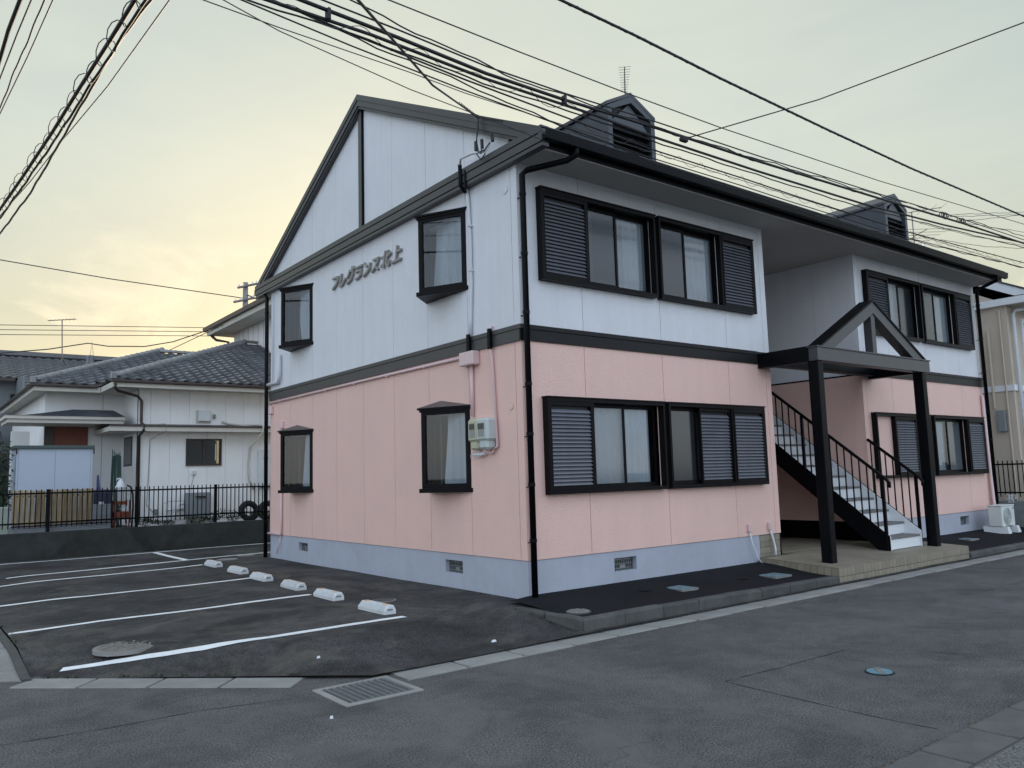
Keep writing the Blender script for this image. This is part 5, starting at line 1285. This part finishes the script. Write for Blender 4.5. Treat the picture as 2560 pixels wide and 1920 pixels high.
MB().box(-9, -2.9, 23.3, 23.4, .5, 5.05).build('wall', 'plastic_grey', fh); MB().box(-2.88, 3, 21.3, 21.4, .5, 4.2).build('wall', 'plastic_grey', fh); MB().box(-2.9, -2.84, 21.3, 23.3, .5, 5.0).build('wall', 'plastic_grey', fh)
MB().box(-9, -2.95, 22.7, 22.8, 4.98, 5.08).build('gutter', 'brown_metal', fh)
wavy(-9, -3.3, 20.5, 2.55, 22.6, 3.35, 'lower_roof_tiles', 'roof_tile_far', fh)
MB().box(-9, -3.3, 20.55, 20.62, 2.42, 2.54).build('gutter', 'brown_metal', fh); MB().box(-9, -3.4, 21.2, 21.3, .5, 2.6).build('wall', 'plastic_grey', fh)
MB().box(-3.02, -2.86, 23.2, 23.28, 4.45, 4.6).build('lamp_box', 'ink', fh)
chm = MB().box(-1.52, -1.34, 18.95, 19.13, 4.75, 5.42, bev=.02).build('chimney_pot', 'sheet_grey', hs)

# ------------------------------------------------------------------ right-hand neighbour, wall and fence
tag(MB().box(13.50, 13.62, -1.25, 9.0, -.3, .60, bev=.01).build('boundary_wall', 'block_grey'), 'grey block boundary wall beside the outdoor air conditioner', 'wall')
fence('black iron fence on the grey block wall between the apartment building and the beige house', (13.56, -1.2), (13.56, 7.0), .58, 5)
DG = {'2': [[(0, 1), (1, 1), (1, .5), (0, .5), (0, 0), (1, 0)]], '1': [[(.5, 1), (.5, 0)]], '5': [[(1, 1), (0, 1), (0, .5), (1, .5), (1, 0), (0, 0)]]}
def numplate(y0, y1, z0, z1, text, label):
    t = thing('number_plate', (13.49, (y0 + y1) / 2, z0), label, 'sign')
    MB().box(13.492, 13.4995, y0, y1, z0, z1).build('plate', 'sign_white', t)
    n = len(text); cw = (y1 - y0) / n
    for i, ch in enumerate(text):
        ys = y1 - i * cw - cw * .25; m = MB()
        for s in DG[ch]:
            for a, b in zip(s[:-1], s[1:]): m.tube([(13.490, ys - a[0] * cw * .5, z0 + (z1 - z0) * (.2 + .6 * a[1])), (13.490, ys - b[0] * cw * .5, z0 + (z1 - z0) * (.2 + .6 * b[1]))], .006, 4)
        m.build('digit', 'ink', t)
numplate(-.22, -.01, .645, .735, '212', 'white plate with number 212 at the top of the grey block wall'); numplate(-.165, -.06, .555, .638, '5', 'small white plate with number 5 below another plate on the block wall')
nb = thing('beige_house', (18, 4, 0), 'beige two-storey building with white trim next to the apartment building', 'building')
NX0 = 14.5
for a, b in ((-.02, .62), (.626, 1.6), (1.606, 2.6), (2.606, 8.1)):
    MB().box(NX0, NX0 + .04, a, b, 0, 3.08).build('wall_panel', 'beige_wall', nb); MB().box(NX0, NX0 + .04, a, b, 3.23, 5.10).build('wall_panel', 'beige_wall', nb)
MB().box(NX0 + .041, 27, -.015, 8.1, 0, 5.10).build('wall_core', 'beige_wall', nb)
MB().box(NX0 - .03, NX0 + .04, -.05, 8.1, 3.085, 3.225).build('belt', 'stair_white', nb); MB().box(NX0 + .0405, 27, -.05, -.0155, 3.085, 3.225).build('belt', 'stair_white', nb)
MB().prism([(NX0 + .02, -.05, 5.12), (NX0 + .02, 8.15, 5.12), (NX0 + .02, 4.05, 7.35)], (.1, 0, 0)).build('gable_wall', 'beige_wall', nb)
MB().box(NX0 - .10, NX0 + .015, -.70, 8.8, 5.09, 5.25).build('gable_band', 'stair_white', nb)
for s_ in (1, -1):
    e = 4.05 - s_ * 4.75
    MB().prism([(NX0 - .10, e, 5.27), (NX0 - .10, 4.05, 7.65), (NX0 - .10, 4.05, 7.43), (NX0 - .10, e + s_ * .44, 5.27)], (.11, 0, 0)).build('barge_board', 'stair_white', nb)
    MB().prism([(NX0 - .12, e - s_ * .05, 5.28), (NX0 - .12, 4.05, 7.70), (NX0 - .12, 4.05, 7.655), (NX0 - .12, e - s_ * .05, 5.235)], (13, 0, 0)).build('roof_slope', 'roof_metal', nb)
MB().box(NX0 + .016, 27, -.68, -.016, 5.10, 5.13).build('soffit', 'eave_cream', nb); MB().box(NX0 - .0, 27, -.72, -.685, 5.08, 5.24).build('gutter', 'stair_white', nb)
for x0, y0 in ((NX0 + .20, -.09),):
    MB().tube([(x0 + .5, -.66, 5.06), (x0 + .05, -.12, 4.98), (x0, y0, 4.90), (x0, y0, .1)], .04, 8).build('downspout', 'pipe_white', nb, smooth=True)
MB().tube([(NX0 - .05, .40, 4.55), (NX0 - .05, .40, 2.7)], .028, 8).build('conduit', 'beige_wall', nb); MB().tube([(NX0 - .05, .12, 5.0), (NX0 - .05, .12, .2)], .02, 8).build('conduit', 'beige_wall', nb)
MB().box(NX0 - .12, NX0 - .001, .18, .36, 2.15, 2.65, bev=.01).build('meter_box', 'plastic_grey', nb)
MB().box(15.25, 17.0, -.06, -.0155, 3.7, 4.85).build('window', 'stair_white', nb); MB().quad((15.35, -.062, 3.8), (16.9, -.062, 3.8), (16.9, -.062, 4.75), (15.35, -.062, 4.75)).build('pane', 'glass_screen', nb)
MB().box(15.25, 17.0, -.06, -.0155, 1.0, 2.2).build('window', 'stair_white', nb)
fr = thing('grey_roofed_house', (30, 6, 0), 'farther house with dark roof and white roof edge beyond the beige building', 'house')
MB().prism([(26.0, 0, 5.0), (26.0, 10, 5.0), (26.0, 5, 8.4)], (9, 0, 0)).build('roof', 'roof_metal', fr); MB().box(27.1, 35, .5, 9.5, 0, 4.99).build('wall', 'house_white', fr)

# ------------------------------------------------------------------ utility pole, antennas
up_ = thing('utility_pole', (4.97, 24, .5), 'concrete utility pole with crossarms behind the white house', 'utility pole')
MB().tube([(4.97, 24, .4), (4.97, 24, 9.52)], [.16, .10], 12).build('pole', 'pole_concrete', up_, smooth=True)
for z0, x0, z1, x1 in ((9.23, 4.60, 9.50, 5.40), (8.63, 4.45, 8.90, 5.30)):
    MB().tube([(x0, 23.85, z0), (x1, 23.85, z1)], .045, 6).build('crossarm', 'antenna_metal', up_)
    for q in (.08, .3, .75, .95): xx = x0 + (x1 - x0) * q; zz = z0 + (z1 - z0) * q; MB().tube([(xx, 23.85, zz), (xx, 23.85, zz + .13)], [.035, .02], 6).build('insulator', 'plastic_white', up_)
MB().tube([(5.0, 23.9, 9.0), (5.35, 23.8, 8.85), (5.6, 23.8, 8.8)], .03, 6).build('bracket', 'antenna_metal', up_)
def yagi(name, base, top, boom_dir, L_, nel, w0, w1, label, mat='antenna_metal', legs=False):
    t = thing(name, base, label, 'antenna'); b = Vector(base); tp = Vector(top)
    MB().tube([b, tp], .016, 6).build('mast', mat, t)
    d = Vector(boom_dir).normalized(); n = Vector((-d.y, d.x, 0)).normalized()
    p0 = tp - d * L_ * .5; p1 = tp + d * L_ * .5; MB().tube([p0, p1], .012, 6).build('boom', mat, t)
    for k in range(nel):
        q = p0.lerp(p1, k / (nel - 1)); w_ = w0 + (w1 - w0) * k / (nel - 1); MB().tube([q - n * w_, q + n * w_], .0045, 5).build('element', mat, t)
    if legs:
        for a in range(4): MB().tube([b + Vector((0, 0, .18)), b + Vector((.14 * math.cos(a * 1.57 + .78), .14 * math.sin(a * 1.57 + .78), 0))], .010, 5).build('leg', mat, t)
    return t
yagi('tv_antenna', (6.34, 4.07, 7.86), (6.36, 4.07, 10.02), (-.71, -.70, 0.04), 1.05, 11, .07, .13, 'rooftop antenna rising behind the nearer dormer', legs=True)
yagi('tv_antenna', (-2.22, 18.6, 5.05), (-2.26, 18.6, 6.35), (.8, -.45, .05), .75, 8, .10, .18, 'tall thin antenna standing above the far tiled roof', legs=True)
ar = yagi('tv_antenna', (19.1, 4.05, 7.6), (19.1, 4.05, 9.35), (.7, -.7, .1), 1.8, 7, .35, .45, 'antenna with two booms beyond the far end of the apartment roof')
d = Vector((.6, .8, 0)); p = Vector((19.1, 4.05, 8.55))
MB().tube([p - d * .8, p + d * .8], .014, 6).build('boom', 'antenna_metal', ar)
for k in range(6): q = p + d * (-.8 + 1.6 * k / 5); n = Vector((-.8, .6, 0)); MB().tube([q - n * .75, q + n * .75], .007, 5).build('element', 'antenna_metal', ar)
ds = MB()
for a in range(6):
    for b in range(20):
        r_ = .28 * a / 5; A = 6.2832 * b / 20; ds.v.append((18.6 + .8 * r_ * math.cos(A) + .0, 3.6 - .10 * (1 - (a / 5) ** 2) + .55 * r_ * math.cos(A), 7.95 + r_ * math.sin(A)))
ds.f = [(a * 20 + b, a * 20 + (b + 1) % 20, (a + 1) * 20 + (b + 1) % 20, (a + 1) * 20 + b) for a in range(5) for b in range(20)]
dt = thing('satellite_dish', (18.6, 3.7, 7.4), 'white satellite dish at the far end of the roof', 'dish'); ds.build('dish', 'dish_white', dt, smooth=True)
MB().tube([(18.6, 3.7, 7.35), (18.6, 3.66, 7.95)], .025, 6).build('mast', 'antenna_metal', dt)
tr_ = thing('cable_bracket', (-1.38, 18.0, 5.5), 'thin metal A-frame holding a cable above the tiled roof', 'bracket')
MB().tube([(-1.52, 18.92, 4.8), (-1.40, 18.92, 5.81), (-1.30, 18.92, 4.8)], .014, 5).build('frame', 'antenna_metal', tr_)

# ------------------------------------------------------------------ overhead cables
def cable(pts, r, label, group=None, mat='cable', ext0=0.0, ext1=0.0, n=6, wave=0.0, seed=0):
    P = [Vector(p) for p in pts]
    if ext0: d = (P[0] - P[1]).normalized(); P.insert(0, P[0] + d * ext0)
    if ext1: d = (P[-1] - P[-2]).normalized(); P.append(P[-1] + d * ext1)
    if wave:
        Q = []; rr = random.Random(seed); ph = rr.uniform(0, 6)
        for a, b in zip(P[:-1], P[1:]):
            k = max(2, int((b - a).length / .16))
            for i in range(k): q = a.lerp(b, i / k); s = q.x * 5.2 + q.y * 4.1 + ph; Q.append(q + Vector((0, 0, wave * math.sin(s) + wave * .6 * math.sin(2.3 * s))))
        Q.append(P[-1]); P = Q
    o = MB().tube(P, r, n).build('overhead_cable', mat, smooth=True)
    return tag(o, label, 'cable', group)
def coil(parent_pts, rad, pitch, r, label, group=None, mat='cable_thin', jit=.3, seed=0, drop=.5):
    P = [Vector(p) for p in parent_pts]; out = []; rr = random.Random(seed); t = 0.0
    for a, b in zip(P[:-1], P[1:]):
        d = b - a; k = max(3, int(d.length / pitch * 10)); dn = d.normalized(); u = dn.cross(Vector((0, 0, 1))).normalized(); v = u.cross(dn)
        for i in range(k):
            ph = t + 6.2832 * (d.length / pitch) * i / k; R_ = rad * (1 + jit * math.sin(ph * .37 + seed))
            out.append(a + d * (i / k) + u * R_ * math.cos(ph) * .6 + v * (R_ * math.sin(ph) - rad * drop))
        t += 6.2832 * d.length / pitch
    return tag(MB().tube(out, r, 4).build('cable_spiral', mat), label, 'cable', group)
GS = 'power and telephone cables along the street'
SA = [(-3.46, -1.5, 5.47), (-2.52, -1.5, 5.44), (-1.54, -1.5, 5.39), (-.53, -1.5, 5.40), (.91, -1.5, 5.45), (2.92, -1.5, 5.49), (6.0, -1.5, 5.59), (8.95, -1.5, 5.70), (11.64, -1.5, 5.76)]
SB = [(-3.63, -1.5, 5.38), (-2.77, -1.5, 5.39), (-1.54, -1.5, 5.345), (-.09, -1.5, 5.36), (.92, -1.5, 5.34), (2.91, -1.5, 5.36), (5.58, -1.5, 5.42), (8.2, -1.5, 5.55), (11.65, -1.5, 5.78)]
SC = [(-3.1, -1.7, 5.49), (-2.29, -1.7, 5.40), (-1.3, -1.7, 5.31), (-.17, -1.7, 5.32), (1.0, -1.7, 5.33), (2.63, -1.7, 5.385), (5.61, -1.7, 5.50), (11.1, -1.7, 5.77)]
SE_ = [(-3.53, -1.25, 5.54), (-2.81, -1.25, 5.48), (-1.62, -1.25, 5.41), (-.16, -1.25, 5.36), (1.11, -1.25, 5.32), (2.95, -1.25, 5.335), (4.08, -1.25, 5.33), (7.43, -1.25, 5.35), (12.27, -1.25, 5.51)]
SF = [(-3.51, -1.2, 5.56), (-2.57, -1.2, 5.47), (-1.59, -1.2, 5.40), (-.33, -1.2, 5.28), (1.22, -1.2, 5.19), (5.02, -1.2, 5.16), (7.52, -1.2, 5.25), (12.39, -1.2, 5.43)]
cable(SA, .019, 'thick upper black cable of the bundle running along the street in front of the dormers', GS, ext0=3, ext1=22)
cable([(x, y - .03, z + .055) for x, y, z in SA], .009, 'thin messenger wire above the thick upper street cable', GS, ext0=3, ext1=22)
cable([(x, y + .02, z + (.0 if x > -1.6 else -.0)) for x, y, z in SB], .017, 'thick lower black cable of the street bundle merging with the upper one', GS, ext0=3, ext1=22)
cable([(x, y + .05, z - .035) for x, y, z in SB[:6]] + [(5.58, -1.45, 5.37), (11.65, -1.45, 5.70)], .009, 'thin rippled wire just below the thick lower street cable', GS, ext0=3, ext1=22, wave=.006)
cable(SC, .0075, 'rippled wire above the thick street bundle', GS, ext0=2, ext1=22, wave=.012, seed=2)
cable(SE_, .010, 'medium cable with hanging loops below the main street bundle', GS, ext0=3, ext1=22)
cable([(x, y + .1, z - .05) for x, y, z in SE_], .008, 'thin cable under the looped street cable', GS, ext0=3, ext1=22)
cable(SF, .008, 'lowest rippled cable of the street bundle', GS, ext0=3, ext1=22, wave=.010, seed=5)
coil(SE_[3:], .040, .42, .0028, 'loose spiral wire looping along the lower street cable', GS, seed=3)
coil(SB[:4], .05, .62, .0033, 'loose spiral wire looping under the thick street bundle', GS, seed=4)
coil(SA[4:], .018, .5, .003, 'small clip wire spiralling along the upper street cable', GS, seed=6, drop=0)
cable([(-2.95, -2.1, 5.34), (-1.59, -2.1, 5.32), (-.31, -2.1, 5.315), (1.32, -2.1, 5.33), (4.85, -2.1, 5.44), (9.98, -2.1, 5.70)], .0065, 'single thin wire crossing the sky above the street bundle', ext0=4, ext1=20, mat='cable_thin')
SI = [(-1.88, -3.0, 5.26), (-1.0, -3.0, 5.24), (.15, -3.0, 5.19), (2.02, -3.0, 5.14), (3.91, -3.0, 5.11), (6.98, -3.0, 5.12)]
cable(SI, .0125, 'thick twisted black cable crossing the sky high above the street bundle', ext0=6, ext1=16)
coil([(-7, -3.0, 5.42)] + SI + [(14, -3, 5.16)], .0125, .16, .0045, 'wrapping wire wound around the thick twisted cable', mat='cable', jit=0, drop=0)
cable([(1.40, -1.5, 5.43), (2.4, -2.7, 5.72), (3.48, -4.5, 6.16)], .0075, 'wire rising from the street bundle towards the upper right of the sky', ext1=4)
tag(MB().box(1.34, 1.46, -1.53, -1.47, 5.395, 5.445, bev=.012).build('cable_clamp', 'cable'), 'black clamp joining a side wire to the street bundle', 'clamp')
for i, (x, z) in enumerate(((-3.2, 5.44), (-.52, 5.41))): tag(MB().box(x - .016, x + .016, -1.54, -1.47, z - .075, z + .035, bev=.008).build('cable_hanger', 'cable'), 'black hanger clip on the thick street bundle', 'clamp', 'hanger clips on the street bundle')
cable([(-4.15, -1.2, 5.37), (-3.43, -1.0, 5.47), (-2.1, -1.0, 5.45), (-1.45, -1.0, 5.42), (-.2, -1.0, 5.42), (.8, -1.0, 5.43)], .0055, 'thin straight wire passing in front of the roof peak', ext0=4, ext1=12, mat='cable_thin')
cable([(-4.12, -1.0, 5.60), (-3.35, -.8, 5.56), (-1.98, -.8, 5.39), (-.89, -.8, 5.32), (-.09, -.655, 5.36)], .0055, 'thin wire tied to the eave corner of the apartment building', ext0=4, mat='cable_thin')
kp = [(-.15, .57, 6.10), (-1.9, -1.1, 5.33), (-3.68, -3.0, 4.61)]
cable(kp, .011, 'service drop cable slanting down to the gable of the apartment building', ext1=3)
coil([(-.15, .57, 6.10), (-1.0, -.25, 5.73)], .016, .10, .005, 'wire binding wound round the lower end of the service drop cable', mat='cable', jit=0, drop=0)
dl = thing('drop_loops', (-.15, .6, 5.6), 'black cable loops with three connectors at the gable service entrance', 'cable')
for pts in ([(-.15, .57, 6.09), (-.16, .56, 5.95), (-.16, .61, 5.80), (-.17, .55, 5.62), (-.17, .42, 5.60), (-.17, .30, 5.66)], [(-.15, .57, 6.05), (-.16, .60, 5.85), (-.17, .58, 5.64), (-.17, .50, 5.58), (-.17, .47, 5.66)], [(-.16, .61, 5.80), (-.16, .60, 5.60), (-.17, .50, 5.50), (-.16, .42, 5.56)]):
    MB().tube(pts, .009, 6).build('loop', 'cable', dl, smooth=True)
for (y, z, t_) in ((.61, 5.72, .0), (.475, 5.70, -.1), (.265, 5.715, -.35)): MB().tube([(-.17, y + t_ * .06, z - .06), (-.17, y, z + .06)], .022, 8).build('connector', 'cable', dl)
for a, b in (((-.17, .47, 5.64), (-.16, .46, 5.60)), ((-.17, .28, 5.65), (-.16, .42, 5.57))): MB().tube([a, b], .006, 5).build('lead', 'pipe_white', dl)
MB().tube([(-.15, .57, 6.10), (-.13, .30, 5.98), (-.125, .10, 5.88)], .008, 5).build('stay', 'cable', dl)
GL = 'cables over the side street'
L1 = [(-4.23, .85, 6.4), (-4.28, 1.92, 6.4), (-4.34, 3.05, 6.4), (-4.42, 4.73, 6.4), (-4.55, 6.89, 6.4), (-4.68, 8.82, 6.4)]
cable(L1, .024, 'thick dark cable bundle wrapped in wire loops over the side street', GL, ext0=8, ext1=25)
cable([(x + .07, y, z - .03) for x, y, z in L1], .016, 'second cable lashed to the looped bundle over the side street', GL, ext0=8, ext1=25, wave=.01)
cable([(x + .035, y, z + .055) for x, y, z in L1], .010, 'messenger wire above the looped bundle over the side street', GL, ext0=8, ext1=25)
coil([(-4.0, -.6, 6.4)] + L1 + [(-5.3, 16, 6.4)], .105, .50, .006, 'wire loops spiralling around the bundle over the side street', GL, seed=9, drop=.1)
cable([(-4.02, 1.09, 6.6), (-4.11, 1.99, 6.6), (-4.16, 3.48, 6.6), (-4.22, 5.79, 6.6), (-4.29, 8.21, 6.6), (-4.48, 11.17, 6.6)], .017, 'twisted cable right of the looped bundle over the side street', GL, ext0=8, ext1=22, wave=.010, mat='cable_thin')
cable([(-3.7, 1.63, 7.0), (-3.85, 4.22, 7.0), (-4.07, 6.6, 7.0), (-4.24, 8.81, 7.0), (-4.49, 11.28, 7.0)], .008, 'thin straight wire right of the looped bundle over the side street', GL, ext0=8, ext1=22, mat='cable_thin')
cable([(-5.23, .77, 6.0), (-5.26, 1.42, 6.0), (-5.27, 2.12, 6.0)], .020, 'grey cable at the far left of the side street cables', GL, ext0=8, ext1=25)
cable([(-5.08, 1.0, 6.3), (-5.13, 2.0, 6.3), (-5.17, 3.0, 6.3)], .008, 'thin wire beside the grey cable over the side street', GL, ext0=8, ext1=25, mat='cable_thin')
cable([(-4.93, 1.3, 6.5), (-4.98, 2.3, 6.5), (-5.03, 3.6, 6.5)], .009, 'rippled thin wire over the side street', GL, ext0=8, ext1=25, wave=.02, mat='cable_thin', seed=8)
cable([(-4.77, 2.38, 7.0), (-4.84, 3.95, 7.0), (-4.96, 6.06, 7.0)], .008, 'thin taut wire nearest the looped bundle on its left', GL, ext0=8, ext1=25, mat='cable_thin')
GF = 'distant wires above the tiled roofs'
cable([(-3.43, 24, 9.25), (0, 24, 9.03), (4.85, 24, 8.87)], .018, 'wire sagging towards the utility pole above the tiled house', GF, ext0=12, mat='cable_thin')
for i, z in enumerate((10.71, 10.44, 10.16)): cable([(-1.59, 45, z), (11.08, 45, z + .98)], .02, ['uppermost', 'middle', 'lowest'][i] + ' of three distant level wires in the yellow sky', GF, ext0=14, ext1=10, mat='cable_thin')
cable([(-3.73, 19, 5.32), (-2.54, 19, 5.52), (-1.5, 19, 5.78), (-.96, 19, 5.73), (.08, 19, 5.80), (.93, 19, 6.02), (2.3, 19, 6.62)], .016, 'service cable looping over the A-frame bracket to the white house', GF, ext0=8, mat='cable_thin')
for i, (a, b) in enumerate((((2.55, 19.5, 6.75), (.2, 21, 5.4)), ((2.5, 19, 6.72), (-.3, 21, 5.1)))): cable([a, b], .012, ['upper', 'lower'][i] + ' slanting wire below the eave of the two-storey part', GF, mat='cable_thin')
GR = 'wires spreading to the far right'
for i, pts in enumerate([[(9.05, -1.2, 5.96), (12.71, -1.2, 6.68)], [(9.15, -1.2, 5.94), (10.53, -1.2, 6.21), (12.69, -1.2, 6.62)], [(9.83, -1.2, 5.99), (10.96, -1.2, 6.23), (12.69, -1.2, 6.62)], [(9.56, -1.2, 5.92), (10.92, -1.2, 6.05), (12.59, -1.2, 6.23)],
                         [(7.96, -1.2, 5.61), (10.18, -1.2, 5.73), (12.52, -1.2, 5.93)], [(8.68, -1.2, 5.43), (10.39, -1.2, 5.58), (12.5, -1.2, 5.86)]]):
    cable(pts, .005, ['uppermost straight thin wire leaving the insulator clamp to the far right', 'rippled thin wire just under the uppermost wire at the far right', 'rising thin wire from the second insulator clamp', 'falling thin wire from the second insulator clamp', 'thin wire fanning out below the thick street cables', 'lowest thin wire fanning out above the far end of the roof'][i], GR, ext1=5, mat='cable_thin', wave=.006, seed=i)
for (x, z) in ((8.9, 5.94), (9.6, 5.96)): coil([(x - .1, -1.2, z), (x + .2, -1.2, z + .03)], .04, .06, .008, 'small insulator clamp on the street bundle near the far end of the roof', GR, mat='cable', jit=.3)

# ------------------------------------------------------------------ grit and weeds
rr = random.Random(3); dm = MB()
def grit(x, y, z, s_):
    a = rr.uniform(0, 6.28); p = [(x + s_ * math.cos(a + 2.09 * k) * rr.uniform(.6, 1), y + s_ * math.sin(a + 2.09 * k) * rr.uniform(.6, 1), z) for k in range(3)]
    dm.add(p + [(x, y, z + s_ * rr.uniform(.5, 1.0))], [(0, 1, 3), (1, 2, 3), (2, 0, 3)])
for _ in range(420):
    x = rr.uniform(-2.6, 12); grit(x, -1.325 + abs(rr.gauss(0, .02)) * -1, ZR + .006, rr.uniform(.004, .010))
for _ in range(90):
    t = rr.random(); p = Vector((-3.28, -1.08)).lerp(Vector((-4.98, 0.53)), t) + Vector((1.53, 1.62)) / 2.228 * (.16 + abs(rr.gauss(0, .10))); grit(p.x, p.y, lot_z(p.x, p.y) + .001, rr.uniform(.004, .011))
for _ in range(350):
    x = rr.uniform(-4.6, -.4); y = rr.uniform(-1.2, 3.0); z = lot_z(x, y)
    if ((x + 4.82) * 1.53 + (y - 0.56) * 1.62) > .2: grit(x, y, z + .001, rr.uniform(.003, .008))
for _ in range(500):
    x = rr.uniform(-5.5, 6); y = rr.uniform(-5.1, -1.75); grit(x, y, ZR + .001, rr.uniform(.003, .007))
structure(dm.build('grit', 'pebble'), 'stuff')
wm = MB()
def tuft(x, y, z, n, h):
    for _ in range(n):
        a = rr.uniform(0, 6.28); l = h * rr.uniform(.5, 1.2); d_ = Vector((math.cos(a), math.sin(a), 0)); b_ = Vector((x + rr.gauss(0, .012), y + rr.gauss(0, .012), z)); n_ = Vector((-d_.y, d_.x, 0)) * .003
        m_ = b_ + d_ * l * .25 + Vector((0, 0, l * .7)); t_ = b_ + d_ * l * .6 + Vector((0, 0, l * .85)); wm.add([b_ - n_, b_ + n_, m_ + n_ * .8, m_ - n_ * .8, t_], [(0, 1, 2, 3), (3, 2, 4)])
for _ in range(90): x = rr.uniform(-5.3, 3.5); tuft(x, 12.11 - abs(rr.gauss(0, .02)), lot_z(min(x, 3), 12.0) - .005, 8, rr.uniform(.02, .07))
for _ in range(30): t = rr.random() ** 2; p = Vector((-4.98, 0.53)).lerp(Vector((-3.28, -1.08)), t) + Vector((1.53, 1.62)) / 2.228 * .165; tuft(p.x, p.y, lot_z(p.x, p.y) - .004, 9, rr.uniform(.015, .05))
for _ in range(22): x = -.42 + rr.gauss(0, .012); y = rr.uniform(-1.3, -.25); tuft(x, y, lot_z(x, y) - .004, 6, rr.uniform(.01, .03))
for _ in range(8): x = -5.0 + rr.gauss(0, .05); y = rr.uniform(.7, 3.2); tuft(-4.94 + abs(rr.gauss(0, .03)), y, lot_z(-4.92, y) - .004, 8, rr.uniform(.015, .05))
structure(wm.build('weeds', 'leaf_dark'), 'stuff')
